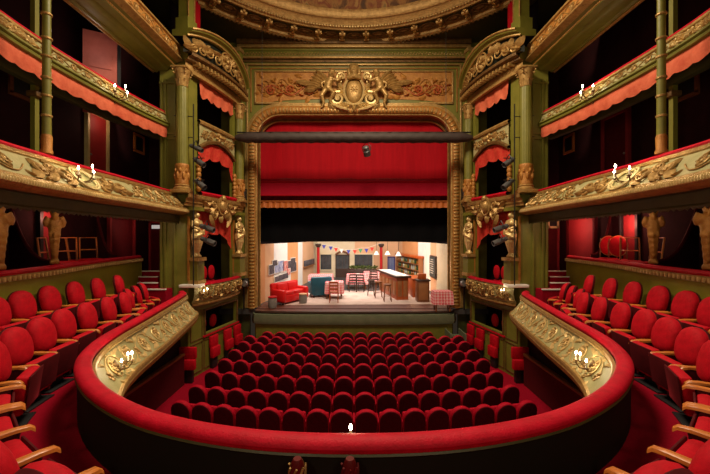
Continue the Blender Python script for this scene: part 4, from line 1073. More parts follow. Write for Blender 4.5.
for px, nm in ((318.3, 'round red set post left of the back windows'), (381.2, 'round red set post right of the back windows')):
    x = (px - 354) / FPX * 22.6; t = thing('set_post', nm, 'post', (x, 22.6, ZS))
    MB().lathe([(.11, 0), (.10, .1), (.09, 1.9), (.09, 2.2)], (x, 22.6, ZS), 14).build('shaft', 'post_red', t)
    b = MB(); b.box((x, 22.6, ZS + 2.28), (.36, .36, .16), None, .03); b.box((x, 22.6, ZS + 2.17), (.26, .26, .1), None, .02); b.build('capital', 'wood_dark', t)
# photographs on the left wall
def on_left(px, py):
    r = (px - 354) / FPX; a, b = Lp[0], Lp[1]
    t = (r * a[1] - a[0]) / ((b[0] - a[0]) - r * (b[1] - a[1])); x, y = lerp2(a, b, t)
    return V((x + .05, y, E - (py - 237) / FPX * y)), t
dl = V((Lp[1][0] - Lp[0][0], Lp[1][1] - Lp[0][1], 0)).normalized(); nl = V((dl.y, -dl.x, 0))
for k, (px, py, w, h, m, c_) in enumerate(((270.5, 269.5, .55, .40, 'photo_dark', 'dark'), (273.8, 263, .5, .24, 'photo_dark', 'small dark'), (276, 269, .6, .34, 'photo_blue', 'pale blue'), (280.2, 266, .75, .5, 'photo_blue', 'large blue'), (284.4, 266, .7, .5, 'photo_red', 'red'), (288, 264.5, .7, .36, 'photo_dark', 'grey'), (292.2, 260.5, .7, .26, 'photo_dark', 'high dark'), (292.5, 267, .9, .46, 'photo_dark', 'wide dark'), (276, 279, .5, .24, 'photo_dark', 'lowest left'), (280, 277.5, .6, .26, 'photo_dark', 'low middle'), (284.5, 276, .7, .26, 'photo_dark', 'low right'), (287.5, 272, .5, .3, 'photo_red', 'low reddish'))):
    c, tt = on_left(px, py); M = Matrix((dl, nl, V((0, 0, 1)))).transposed()
    t = thing('photograph', f'{c_} photograph pinned among others on the left set wall', 'photograph', c, 0, 'photographs on the left set wall')
    MB().box(c, (w, .02, h), M).build('print', m, t); MB().box(c - nl * .006, (w + .06, .02, h + .06), M).build('mount', 'white', t)
# wall shelf with bottles on left, then right shelf unit
c = V((-2.86, 21.2, E - 1.68)); t = thing('wall_rack', 'small brown wall rack on the peach set wall', 'rack', c)
d2 = V((Lp[2][0] - Lp[1][0], Lp[2][1] - Lp[1][1], 0)).normalized(); M2 = Matrix((d2, V((d2.y, -d2.x, 0)), V((0, 0, 1)))).transposed()
MB().box(c + V((.08, 0, .1)), (2.2, .12, .34), M2, .02).build('body', 'photo_dark', t); MB().box(c + V((.1, 0, -.1)), (2.4, .16, .04), M2).build('shelf', 'set_wood', t)
# bar shelf with bottles, right side
def on_right(t_, e=0.): x, y = lerp2(Rp[1], Rp[2], t_); return V((x - e * .97, y - e * .2, 0))
sh = thing('bottle_shelf', 'dark wooden back bar shelves against the orange set wall', 'shelf', on_right(.45) + V((0, 0, ZS)))
a, b_ = on_right(.04, .05), on_right(.88, .05); dr = (b_ - a).normalized(); nr = V((-dr.y, dr.x, 0)); nr = nr if nr.x < 0 else -nr
MR = Matrix((dr, nr, V((0, 0, 1)))).transposed(); LB = (b_ - a).length; mid = (a + b_) / 2
z0b, z1b = E - 2.3, E - 1.22
MB().box((mid.x, mid.y, (z0b + z1b) / 2), (LB, .04, z1b - z0b), MR).build('back', 'wood_dark', sh)
for k in range(4): MB().box(mid + nr * .13 + V((0, 0, z0b + (z1b - z0b) * k / 3)), (LB, .26, .04), MR).build('board', 'wood_brown', sh)
for q in (a, b_): MB().box(q + nr * .13 + V((0, 0, (z0b + z1b) / 2)), (.08, .26, z1b - z0b), MR).build('upright', 'set_wood', sh)
hd = MB().box(mid + nr * .14 + V((0, 0, z1b + .07)), (LB + .2, .34, .14), MR, .02).build('cornice', 'wood_bar', sh)
bm_ = ('bottle_green', 'bottle_amber', 'bottle_clear', 'bottle_gold'); bn = ('green', 'amber', 'clear', 'golden')
protos = []
for m in bm_:
    t = thing('bottle', '', 'bottle', (0, 0, 0)); MB().lathe([(.045, 0), (.05, .02), (.05, .17), (.018, .22), (.016, .29)], (0, 0, 0), 10).build('glass', m, t); MB().lathe([(.019, .285), (.019, .315)], (0, 0, 0), 8).build('cap', 'black', t); protos.append(t)
used = set(); row_n = ('lowest', 'middle', 'top')
ordn = ['first', 'second', 'third', 'fourth', 'fifth', 'sixth', 'seventh', 'eighth', 'ninth', 'tenth', 'eleventh', 'twelfth', 'thirteenth', 'fourteenth', 'fifteenth', 'sixteenth']
for r in range(3):
    for k in range(13):
        q = (r * 5 + k * 3 + k // 4) % 4
        loc = a.lerp(b_, (k + .6) / 13.4) + nr * .14 + V((0, 0, z0b + (z1b - z0b) * r / 3 + .021))
        lab = f'{bn[q]} bottle on the {row_n[r]} back bar shelf, {ordn[12 - k]} from the left'
        if q not in used: o = protos[q]; used.add(q); o.location = loc; o['label'] = lab; o['group'] = 'bottles on the back bar shelves'
        else: dup(protos[q], loc, 0, lab, 'bottles on the back bar shelves')
t = thing('menu_board', 'black chalk menu board on the right set wall', 'board', (3.92, 16.6, E - 1.9))
b0 = (434.5 - 354) / FPX; MB().box((3.90, 16.9, E - 1.48), (.05, 1.15, .98)).build('slate', 'chalk', t); MB().box((3.93, 16.9, E - 1.48), (.05, 1.3, 1.1)).build('frame', 'wood_dark', t)
b = MB()
for k in range(7): b.box((3.87, 16.9 + .04 * (k % 3), E - 1.12 - .11 * k), (.01, .55 + .13 * (k % 3), .03))
b.build('chalk_lines', 'grey_white', t)
# pendant lamps and bunting
for k, (px, py, Y) in enumerate(((376.5, 253, 20), (387.5, 253, 19), (398.5, 254, 18))):
    q = P(px, py, Y); t = thing('pendant_lamp', f'white cone pendant lamp over the bar, {("leftmost","middle","rightmost")[k]}', 'lamp', q, 0)
    MB().lathe([(.02, .12), (.05, .10), (.17, -.10), (.16, -.10), (.04, .08)], q, 16).build('shade', 'white', t); MB().tube([q + V((0, 0, .1)), q + V((0, 0, 1.6))], .01, 6).build('cord', 'black', t)
bp = [(322, 245), (331, 247), (336, 248.5), (342, 250), (349, 251), (355, 250.5), (361, 249), (367, 249), (373, 247), (381, 244)]
bl = tag(MB().tube([P(x, y - 1.0, 21.5) for x, y in bp], .01, 5).build('bunting_string', 'white', None), 'string of bunting strung across the back of the set', 'string')
for k, (x, y) in enumerate(((324, 246), (330.8, 247.5), (336, 249), (341.5, 250.2), (348.5, 251), (354.8, 251), (360.5, 250), (366.5, 249.8), (372, 248.5))):
    m = ('flag_blue', 'flag_blue', 'flag_red', 'flag_white', 'flag_blue', 'flag_red', 'flag_green', 'flag_blue', 'flag_red')[k]
    q = P(x, y - 1, 21.5)
    o = MB().add([q + V((-.13, -.006, 0)), q + V((.13, -.006, 0)), q + V((0, -.006, -.26)), q + V((-.13, .006, 0)), q + V((.13, .006, 0)), q + V((0, .006, -.26))], [(0, 1, 2), (5, 4, 3), (0, 1, 4, 3), (1, 2, 5, 4), (2, 0, 3, 5)]).build('hanging_flag', m, None)
    tag(center(o), f'{m[5:]} bunting flag over the set, {ordn[k]} from the left', 'flag', 'bunting flags')
# rug, furniture
o = MB().add([G(283, 305.5), G(436, 304.5), G(428, 291), G(305, 291)] + [G(283, 305.5) + V((0, 0, .02)), G(436, 304.5) + V((0, 0, .02)), G(428, 291) + V((0, 0, .02)), G(305, 291) + V((0, 0, .02))], [(0, 1, 2, 3), (4, 5, 6, 7), (0, 1, 5, 4), (1, 2, 6, 5), (2, 3, 7, 6), (3, 0, 4, 7)]).build('rug', 'rug', None)
tag(o, 'pale sand coloured floor cloth at the front of the stage set', 'rug'); 
def sofa(loc, rz, L, D, m, label, cat, name, hs=1.):
    t = thing(name, label, cat, (0, 0, 0)); h = .42
    MB().box((0, 0, .24), (L - .2, D - .1, .30), None, .05).build('base', m, t)
    n = 2 if L > 1.3 else 1; w = (L - .4) / n
    for k in range(n):
        x = -L / 2 + .2 + w * (k + .5); MB().box((x, -.08, .45), (w - .02, D - .3, .16), None, .05).build('cushion', m, t); MB().box((x, D / 2 - .26, .66), (w - .02, .18, .36), Matrix.Rotation(-.15, 3, 'X'), .06).build('back_cushion', m, t)
    MB().box((0, D / 2 - .12, .50), (L, .2, .74), Matrix.Rotation(-.08, 3, 'X'), .08).build('backrest', m, t)
    for x in (-1, 1): MB().box((x * (L / 2 - .11), -.02, .38), (.22, D, .5), None, .08).build('arm', m, t)
    for x in (-1, 1):
        for y in (-1, 1): MB().box((x * (L / 2 - .15), y * (D / 2 - .12), .05), (.06, .06, .1)).build('foot', 'wood_dark', t)
    t.location = loc; t.rotation_euler = (0, 0, rz); t.scale = (1, 1, hs); return t
q = (G(285, 304) + G(303, 293)) / 2
sofa(V((-2.78, 14.62, ZS)), 1.0, 1.6, .8, 'sofa_red', 'red sofa at the left front of the set', 'sofa', 'sofa')
q = G(316.5, 298.0); sofa(V((q.x + .1, q.y + .4, ZS)), PI + .35, 1.0, .9, 'teal', 'teal blue armchair seen from behind beside the red sofa', 'armchair', 'armchair', 1.12)
def round_stool(q, r, h, m, label, name, cat, top='wood_brown'):
    t = thing(name, label, cat, q); MB().lathe([(r * .85, 0), (r, h * .2), (r, h * .7), (r * .9, h * .92)], q, 18).build('body', m, t); MB().lathe([(r * 1.05, h * .92), (r * 1.05, h)], q, 18).build('top', top, t); return t
round_stool(G(272.5, 308), .17, .46, 'barrel', 'grey barrel stool at the far left front of the set', 'barrel_stool', 'stool', 'post_red')
round_stool(G(303, 303.5), .17, .42, 'barrel', 'grey round side table between sofa and armchair', 'side_table', 'side table', 'set_peach')
def table(q, w, d, label, rz=0., drop=.36):
    t = thing('dining_table', label.replace('checked cloth on', 'table under the checked cloth,') if False else label, 'table', (0, 0, 0))
    MB().box((0, 0, .72), (w, d, .04), None, .01).build('top', 'wood_brown', t)
    for x in (-1, 1):
        for y in (-1, 1): MB().box((x * (w / 2 - .06), y * (d / 2 - .06), .35), (.05, .05, .70)).build('leg', 'wood_brown', t)
    t.location = q; t.rotation_euler = (0, 0, rz)
    return t
def cloth(q, w, d, label, rz=0., drop=.50):
    mb = MB(); n = 44; rows = []
    def sq(a, hw, hd):
        c, s_ = math.cos(a), math.sin(a); k = 1 / max(abs(c) / hw, abs(s_) / hd); return c * k, s_ * k
    for z, g in ((.757, .4), (.759, 1.0), (.752, 1.07), (.6, 1.10), (.757 - drop, 1.14)):
        rows.append([V((sq(2 * PI * i / n, w / 2, d / 2)[0] * g + (.02 * math.cos(i * 1.9) if z < .7 else 0), sq(2 * PI * i / n, w / 2, d / 2)[1] * g + (.02 * math.sin(i * 2.3) if z < .7 else 0), z)) for i in range(n)])
    mb.grid(rows, cv=True); mb.f.append(tuple(range(n)))
    o = mb.build('tablecloth', 'gingham', None, local=True); o.location = q; o.rotation_euler = (0, 0, rz); return tag(o, label, 'tablecloth', 'checked tablecloths')
def chair(q, rz, label, m='wood_bar', group=None):
    t = thing('wooden_chair', label, 'chair', (0, 0, 0), 0, group)
    MB().box((0, 0, .45), (.40, .40, .04), None, .012).build('seat', m, t)
    for x in (-1, 1):
        MB().tube([V((x * .17, .17, 0)), V((x * .17, .17, .44))], .02, 8).build('leg', m, t); MB().tube([V((x * .18, -.20, 0)), V((x * .18, -.18, .45)), V((x * .17, -.24, .92))], .02, 8).build('leg', m, t)
    b = MB()
    for z in (.60, .74, .88): b.box((0, -.20 - .05 * (z - .45), z), (.34, .02, .08), None, .008)
    b.build('backrest', m, t); t.location = q; t.rotation_euler = (0, 0, rz); return t
for k, (px, py, w, d, tl) in enumerate(((334.5, 298, .75, .8, 'front centre table'), (321, 288.5, 1.2, .8, 'table behind the teal armchair'), (357, 288, 1.05, .8, 'middle table near the bar'), (372, 284.5, .9, .75, 'rear table left of bar end'), (442.0, 310.5, .64, .42, 'front right corner table'))):
    q = G(px, py); table(q, w, d, f'wooden dining table under checked cloth, {tl}'); cloth(q, w, d, f'pink checked tablecloth draped over the {tl}')
for k, (px, py, rz, lab) in enumerate(((334, 302.3, 0, 'wooden chair in front of the centre table, back to the house'), (352, 291.5, .2, 'wooden chair at front left of the middle table'), (361, 291.8, -.2, 'wooden chair at front right of the middle table'), (366.5, 287.5, 1.3, 'wooden chair between the middle and rear tables'), (375, 287.3, -.3, 'wooden chair in front of rear table'), (350.5, 284.5, 3.0, 'wooden chair behind the middle table'))):
    chair(G(px, py), rz, lab, 'wood_bar' if k == 0 else 'wood_dark', 'wooden chairs on the set')
for k, (px, py, tl) in enumerate(((333, 298, 'centre'), (358, 288, 'middle'), (373, 284.5, 'rear'))):
    q = G(px, py) + V((0, 0, .762)); t = thing('plate', f'white plate on the {tl} checked table', 'plate', q, 0, 'plates on the tables'); MB().lathe([(.05, 0), (.06, .005), (.11, .018), (.105, .022), (.05, .01)], q, 18).build('dish', 'white', t)
# bar counter
A = G(379.5, 290.5); B = G(396.5, 300.5)
t = thing('bar_counter', 'brown panelled bar counter with pale top on the right of the set', 'bar', (A + B) / 2)
d = (B - A); L = d.length; d.normalize(); n = V((-d.y, d.x, 0)); n = n if n.x < 0 else -n; M = Matrix((d, n, V((0, 0, 1)))).transposed(); c = (A + B) / 2 - n * .28
MB().box(c + V((0, 0, .50)), (L, .55, 1.0), M, .01).build('body', 'wood_bar', t); MB().box(c + V((0, 0, 1.04)), (L + .25, .75, .08), M, .02).build('edge', 'wood_dark', t); MB().box(c + V((0, 0, 1.085)), (L + .14, .62, .02), M).build('top', 'bar_top', t)
for k in range(5):
    pb = MB(); cc = c + n * .285 + d * (L * (-.4 + .2 * k)) + V((0, 0, .52)); pb.box(cc, (L * .16, .03, .62), M, .01); pb.box(cc + n * .012, (L * .12, .03, .5), M, .01); pb.build('panel', 'set_wood', t)
for k in range(2):
    pb = MB(); cc = c + d * (L / 2 + .01) + n * (-.13 + .26 * k) + V((0, 0, .52)); pb.box(cc, (.03, .2, .7), M, .01); pb.build('end_panel', 'set_wood', t)
for k, (px, py, lab) in enumerate(((378.5, 298, 'left of the two wooden bar stools before the counter'), (387.5, 301.5, 'right of the two wooden bar stools before the counter'), (371, 296, 'dark bar stool standing left of the bar stools'))):
    q = G(px, py); t = thing('bar_stool', lab, 'stool', q, 0, 'bar stools'); m = 'wood_brown' if k < 2 else 'wood_dark'
    MB().lathe([(.15, .70), (.17, .72), (.17, .76), (.14, .77)], q, 16).build('seat', m, t)
    for x in (-1, 1):
        for y in (-1, 1): MB().tube([q + V((x * .16, y * .16, 0)), q + V((x * .10, y * .10, .71))], .018, 6).build('leg', m, t)
    b = MB()
    for x in (-1, 1): b.tube([q + V((x * .14, -.14, .26)), q + V((x * .14, .14, .26))], .012, 6); b.tube([q + V((-.14, x * .14, .26)), q + V((.14, x * .14, .26))], .012, 6)
    b.build('stretcher', m, t)
q = G(423.5, 302.5); t = thing('low_cabinet', 'brown wooden counter cabinet at the right end of the set', 'cabinet', q)
MB().box(q + V((0, .25, .46)), (.52, .5, .92), None, .02).build('body', 'wood_brown', t); MB().box(q + V((0, .25, .94)), (.6, .58, .05), None, .01).build('top', 'wood_dark', t); MB().box(q + V((0, -.01, .46)), (.4, .03, .7), None, .01).build('door', 'set_wood', t)
q2 = q + V((-.02, .3, .965)); t = thing('wine_crate', 'orange wooden crate on the right counter cabinet', 'crate', q2); MB().box(q2 + V((0, 0, .12)), (.36, .24, .24), None, .02).build('body', 'wood_bar', t)
q = G(410, 299); t = thing('back_counter', 'low orange wooden counter behind the bar', 'counter', q); MB().box(q + V((.42, 1.0, .42)), (.5, 1.4, .84), None, .02).build('body', 'wood_bar', t); MB().box(q + V((.42, 1.0, .86)), (.56, 1.5, .05), None, .01).build('top', 'wood_bar', t)
q = G(363, 278) ; t = thing('planter', 'long planter of leaves and flowers under the right set window', 'planter', (xs(363), 23.2, ZS)); b = MB(); q = V((xs(363), 23.2, ZS)); MB().box(q + V((0, 0, .3)), (1.9, .3, .6), None, .02).build('box', 'wood_dark', t)
for k in range(70): mp_ = lambda u, v, h: q + V((u, -h, .62 + v)); leaf(b, mp_, random.uniform(-.9, .9), random.uniform(0, .12), random.uniform(.3, 2.8), .18, .05, random.uniform(-.1, .15), random.uniform(-1, 1))
b.build('leaves', 'leaf', t)

# ================================================================== STALLS SEATS (backs towards the camera)
def dshape(w, z0, z1, n=14):
    r = w / 2; pts = [(-r, z0), (r, z0)]
    pts += [(r * math.cos(PI * i / n), z1 - r * .92 + r * .92 * math.sin(PI * i / n)) for i in range(n + 1)]
    return pts
def stalls_seat():
    t = thing('stalls_chair', '', 'seat', (0, 0, 0)); tilt = math.tan(math.radians(7))
    pl = lambda u, v, d: V((u, -.16 - d - (v - .4) * tilt, v))
    MB().pad(dshape(.455, .36, .93), [(.3, .052), (.86, .05), (.96, .036), (1, .012), (1, -.012), (.95, -.045), (.8, -.065), (.3, -.07)], pl).build('backrest', 'velvet_pit', t)
    MB().pad(dshape(.418, .36, .905), [(.4, .066), (.93, .064), (.985, .058), (1, .04)], pl).build('shaded_back', 'velvet_dark', t)  # shade on the seat back put into a darker velvet colour
    MB().box((0, -.02, .56), (.40, .11, .40), Matrix.Rotation(math.radians(-12), 3, 'X'), .04).build('seat', 'velvet_pit', t)
    for x in (-1, 1):
        a = MB().box((x * .232, .03, .63), (.05, .38, .05), None, .02).build('armrest', 'velvet_pit', t)
        b = MB(); b.box((x * .232, -.02, .31), (.03, .10, .60), None, .008); b.box((x * .232, 0, .015), (.05, .34, .03), None, .008); b.build('standard', 'black', t)
    return t
proto = stalls_seat(); first = True
ROWS = [('H', 6.66), ('G', 7.40), ('F', 8.24), ('E', 9.08), ('D', 9.86), ('C', 10.66), ('B', 11.42), ('A', 12.14)]
rown = ['nearest the camera', 'second from the camera', 'third from the camera', 'fourth from the camera', 'fifth from the camera', 'sixth from the camera', 'second from the stage', 'nearest the stage']
for r, (nm, y0) in enumerate(ROWS):
    ks = range(-8, 8) if r < 7 else range(-8, 6)
    if r == 7: ks = range(-7, 6)
    for j, k in enumerate(ks):
        x = (k + .5) * .47; sag = x * x / 34 * (1 if r < 6 else .7)
        if r == 7: sag = x * x / 90
        lab = f'red velvet stalls seat, {ordn[j]} from the left in the row {rown[r]}'
        rz = math.atan2(x, 17) ; loc = (x, y0 + (.20 if r < 7 else .12) + sag, 0)
        if first: first = False; proto.location = loc; proto.rotation_euler = (0, 0, rz); proto['label'] = lab; proto['group'] = 'stalls seats'
        else: dup(proto, loc, rz, lab, 'stalls seats')

# ================================================================== BALCONY SEATS
def balcony_seat(m_arm, AL=.395, AZ=.655):
    t = thing('balcony_chair', '', 'seat', (0, 0, 0)); tilt = math.tan(math.radians(10))
    out = []
    for i in range(28):
        a = 2 * PI * i / 28; c, q = math.cos(a), math.sin(a)
        out.append((.232 * math.copysign(abs(c) ** .88, c), .785 + .265 * math.copysign(abs(q) ** (.95 if q > 0 else .7), q)))
    pl = lambda u, v, d: V((u, d - (v - .4) * tilt, v))
    MB().pad(out, [(.3, .10), (.6, .092), (.82, .07), (.95, .04), (1, .0), (.97, -.04)], pl).build('backrest', 'velvet', t)
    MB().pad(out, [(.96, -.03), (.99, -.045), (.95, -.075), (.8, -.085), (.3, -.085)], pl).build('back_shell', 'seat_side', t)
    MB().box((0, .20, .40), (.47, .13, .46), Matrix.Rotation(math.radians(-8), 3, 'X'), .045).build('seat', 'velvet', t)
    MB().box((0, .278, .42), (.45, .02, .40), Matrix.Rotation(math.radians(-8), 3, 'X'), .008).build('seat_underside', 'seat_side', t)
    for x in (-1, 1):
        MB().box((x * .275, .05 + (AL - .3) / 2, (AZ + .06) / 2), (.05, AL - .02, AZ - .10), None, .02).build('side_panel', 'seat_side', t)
        pts = [V((x * .275, -.06, AZ)), V((x * .275, .05, AZ)), V((x * .275, AL - .12, AZ)), V((x * .275, AL - .03, AZ - .01)), V((x * .275, AL, AZ - .04))]
        b = MB(); rows = []
        for i, p in enumerate(pts):
            w = (.026, .03, .034, .036, .03)[i]; h = .022
            rows.append([p + V((a_ * w, 0, b_ * h)) for a_, b_ in ((-1, -.6), (-.8, .5), (-.3, 1), (.3, 1), (.8, .5), (1, -.6), (0, -1))])
        b.grid(rows, cv=True, capu=True).build('armrest', m_arm, t)
    b = MB()
    for x in (-.15, .15): b.box((x, -.12, .36), (.04, .05, .70), None, .01)
    b.box((0, .05, .10), (.40, .10, .20), None, .01); b.box((0, .08, .012), (.5, .3, .024), None, .006); b.build('pedestal', 'black', t)
    return t
def place_row(s, pr, pts, zf, labf, grp):
    for k, (x, y, a) in enumerate(pts):
        rz = (a if s < 0 else -a) * PI / 180
        loc = (s * x, y, zf); lab = labf(k)
        if not pr['label']: pr.location = loc; pr.rotation_euler = (0, 0, rz); pr['label'] = lab; pr['group'] = grp
        else: dup(pr, loc, rz, lab, grp)
pv = balcony_seat('wood_arm', .26, .60); pw_ = balcony_seat('wood_arm')
# angle: rotation from facing +Y, negative turns the left seats towards the house centre
UP = [(5.65, 8.3, -62), (5.69, 7.68, -70), (5.71, 7.08, -76), (5.69, 6.46, -80), (5.63, 5.86, -84), (5.51, 5.28, -88)]
LO = [(5.52, 9.0, -40), (5.36, 8.5, -46), (5.2, 7.98, -52), (4.93, 7.44, -66), (4.87, 6.86, -72), (4.83, 6.26, -78), (4.77, 5.68, -82), (4.61, 5.1, -84), (4.43, 4.54, -80), (4.15, 4.02, -62)]
for s in (-1, 1):
    W = side(s)
    place_row(s, pv, UP, E - 1.97, lambda k: f'red upper row balcony seat before the olive parapet, {ordn[k]} from the {W} pier', 'upper row balcony seats')
    place_row(s, pv, LO, E - 2.25, lambda k: f'red lower row balcony seat, {ordn[k]} from the {W} pier along the rail', 'lower row balcony seats')
    arms = [(3.62, 3.70), (3.16, 3.22), (2.74, 2.87), (2.28, 2.58), (1.78, 2.34), (1.24, 2.17)]
    NR = []
    for (x0, y0), (x1, y1) in zip(arms, arms[1:]):
        dx, dy = -(x1 - x0), y1 - y0; L = math.hypot(dx, dy)     # along the row on the left side (x negative)
        ax, ay = -x0, y0; bx, by = -x1, y1; tx, ty = (bx - ax) / L, (by - ay) / L; nx, ny = -ty, tx
        NR.append((-( (ax + bx) / 2 - nx * .36), (ay + by) / 2 - ny * .36, math.degrees(math.atan2(ny, nx)) - 90))
    place_row(s, pw_, NR, E - 2.25, lambda k: f'red balcony seat with wooden armrests, {ordn[k]} from the aisle in the near {W} curve', 'near balcony seats')

# ================================================================== SCONCES
def sconce(label, p, out, n=3, sc_=1., power=6):
    """candle sconce: back plate at p, arms growing along out"""
    t = thing('wall_sconce', label, 'lamp', p); p = V(p); o = V(out).normalized(); sd = V((-o.y, o.x, 0))
    b = MB(); M = o.to_track_quat('Z', 'Y').to_matrix(); b.lathe([(.07 * sc_, 0), (.075 * sc_, .015), (.05 * sc_, .03), (.03 * sc_, .05), (.012, .07)], p, 14, M, .8, 1.3)
    b.ell(p + V((0, 0, -.14 * sc_)), (.02, .02, .06), n=8, m=6); b.build('back_plate', 'gold_dark', t)
    for k in range(n):
        a = (k - (n - 1) / 2) * (.85 if n > 1 else 0); d = (o * math.cos(a) + sd * math.sin(a)); R = (.24 if k % 2 else .22) * sc_; up = (.06 if k % 2 else .0) * sc_
        e = p + d * R
        pts = [p + o * .03, p + d * R * .35 + V((0, 0, -.07 * sc_)), p + d * R * .8 + V((0, 0, -.05 * sc_)), e + V((0, 0, up * .4)), e + V((0, 0, up))]
        arm = MB(); arm.tube(pts, .010 * sc_, 6); arm.lathe([(.008, -.01), (.035 * sc_, .008), (.038 * sc_, .014), (.012, .012)], e + V((0, 0, up)), 12); arm.build('arm', 'gold_dark', t)
        cd = MB().lathe([(.012, 0), (.012, .09 * sc_)], e + V((0, 0, up + .01)), 10).build('candle', 'candle', t)
        bb = MB().lathe([(.007, 0), (.015 * sc_, .016 * sc_), (.012 * sc_, .034 * sc_), (.003, .055 * sc_)], e + V((0, 0, up + .01 + .09 * sc_)), 10).build('bulb', 'bulb', cd)
    ld = bpy.data.lights.new('sconce_light', 'POINT'); ld.energy = power; ld.color = (1, .78, .48); ld.shadow_soft_size = .06
    lo = bpy.data.objects.new('sconce_light', ld); COL.objects.link(lo); lo.parent = t; lo.location = o * (.30 * sc_) + V((0, 0, .22 * sc_))
    return t
for s in (-1, 1):
    W = side(s); u = rp.nearest(5.3) if s < 0 else rp.len - rp.nearest(5.3)
    us = [q for q, p_ in zip(rp.u, rp.p) if p_.x * s > 0]; u = min(us, key=lambda q: abs(rp.at(q)[0].y - 5.25))
    p, n = rp.at(u); sconce(f'three candle sconce on the gold balcony front, {W} side of the stalls', V((p.x, p.y, ZR - .42)) + n * .11, n, 3, 1.0, 5)
    sconce(f'three candle sconce on the cream tier front, {W} side', V((s * (5.07 - .22), 5.95, E + 1.04)), (-s, .05, 0), 3, 1.1, 7)
    sconce(f'three candle sconce on the upper olive tier front, {W} side', V((s * (5.83 - .06), 8.2, E + 3.42)), (-s, -.1, 0), 3, 1.15, 6)
    F = facade(s); sconce(f'two candle sconce at the bowed corner of the lowest {W} stage box', F(.2, .25, -1.72), F(.2, 1, 0) - F(.2, 0, 0), 2, .8, 1.0)
p, n = rp.at(rp.len / 2); sconce('single candle sconce peeking above the middle of the red rail', V((p.x - .03, p.y + .02, ZR - .22)), (0, 1, 0), 1, .95, 2)
for k, x in enumerate((-.42, -.03)):
    t = thing('rail_bracket', ('gilt and red carved bracket under the rail, bottom left of centre', 'dark red carved bracket under the rail, bottom centre')[k], 'bracket', (x, 2.50, E - 1.86))
    b = MB(); b.lathe([(.02, 0), (.05, .04), (.06, .10), (.045, .17), (.03, .20)], (x, 2.52, E - 1.84), 14); b.build('bowl', 'lamp_red', t)
    b = MB()
    for j in range(7):
        a = 2 * PI * j / 7; b.tube([V((x + .062 * math.cos(a + .4 * i), 2.52 + .062 * math.sin(a + .4 * i), E - 1.82 + .045 * i)) for i in range(4)], .009, 5)
    b.build('gilt_ribs', 'gold' if k == 0 else 'lamp_red', t)

# ================================================================== DOORS, FRAMES, STAIRS, BOX CHAIRS
ND = [0]
def door(s, y0, y1, z0, z1, m, frame, x=7.33, lit=None):
    ND[0] += 1
    o = MB().box((s * x, (y0 + y1) / 2, (z0 + z1) / 2), (.06, y1 - y0, z1 - z0)).build(f'door_{ND[0]}', m); o['kind'] = 'structure'
    b = MB()
    for yy in (y0, y1): b.box((s * (x - .03), yy, (z0 + z1) / 2), (.1, .08, z1 - z0 + .08))
    b.box((s * (x - .03), (y0 + y1) / 2, z1), (.1, y1 - y0, .08))
    f = b.build('door_frame', frame, o)
    MB().ell((s * (x - .06), y0 + .1, (z0 + z1) / 2 - .05), (.03, .03, .03), n=8, m=6).build('door_handle', 'steel', o)
    return o
# open pale door leaf of the second tier (left), a dark red one on the right
t = thing('door_leaf', 'pale reddish door standing open in the dark upper left tier', 'door', (-6.55, 8.75, E + 3.0))
M = Matrix.Rotation(.5, 3, 'Z'); MB().box((-6.55, 8.78, E + 4.22), (.72, .05, 2.1), M).build('leaf', 'pale_red_door', t); MB().box((-6.20, 8.98, E + 4.22), (.07, .09, 2.1), M).build('frame', 'black', t)
b = MB(); b.box((-6.535, 8.753, E + 4.75), (.5, .02, .8), M); b.box((-6.535, 8.753, E + 3.8), (.5, .02, .6), M); b.build('door_panel', 'pale_red_door', t)
door(-1, 9.30, 10.05, E + 1.2, E + 3.48, 'red_door', 'cream'); door(1, 9.05, 9.95, E + 1.2, E + 3.42, 'seat_side', 'red_wall')
for s in (-1, 1):
    W = side(s)
    for (py0, py1, Y, lab) in ((136, 152, 11.6, f'small wooden framed hatch on the {W} back wall behind the first tier'), (75, 97, 7.5, f'small wooden frame high on the dark {W} back wall')):
        z1, z0 = E - (py0 - 237) / FPX * Y, E - (py1 - 237) / FPX * Y; h = z1 - z0; c = V((s * 7.33, Y, (z0 + z1) / 2))
        t = thing('picture_frame', lab, 'frame', c); b = MB()
        for yy in (-.24, .24): b.box(c + V((0, yy, 0)), (.05, .08, h))
        for zz in (-h / 2, h / 2): b.box(c + V((0, 0, zz)), (.05, .56, .08))
        b.build('frame', 'wood_arm' if Y > 9 else 'wood_brown', t); MB().box(c, (.03, .42, h)).build('panel', 'black', t)
    # passage door at the end of the balcony and the steps leading to it
    ND[0] += 1; c = V((s * 6.95, 12.18, E - .8)); d_ = MB().box(c, (.62, .05, 2.6)).build(f'door_{ND[0]}', 'seat_side'); d_['kind'] = 'structure'
    b = MB(); b.box(c + V((s * .34, -.02, 0)), (.07, .08, 2.7)); b.box(c + V((-s * .34, -.02, 0)), (.07, .08, 2.7)); b.box(c + V((0, -.02, 1.33)), (.75, .08, .07)); b.build('door_frame', 'red_wall', d_)
    t = thing('balcony_steps', f'red carpeted steps with pale nosings beside the {W} pier', 'steps', (s * 6.1, 10.6, E - 2.25))
    for k in range(4):
        yy = 9.78 + .36 * k; zz = E - 1.52 + .14 * k; xx = (5.72, 6.16, 6.36, 6.5)[k]
        MB().box((s * xx, yy + .19, (zz + E - 2.25) / 2), (.60, .37, zz - E + 2.25)).build('tread', 'carpet', t); MB().box((s * xx, yy + .02, zz + .01), (.60, .07, .03)).build('nosing', 'white', t)
t = tag(MB().box((-7.02, 12.10, E + .36), (.36, .03, .13), None, .01).build('exit_sign', 'exit_sign', None), 'small white lit sign above the passage door, left', 'sign'); center(t)
b = MB()
t = thing('speaker_frame', 'white framed small square loudspeaker above the passage door, right', 'loudspeaker', (7.08, 12.1, E + .3))
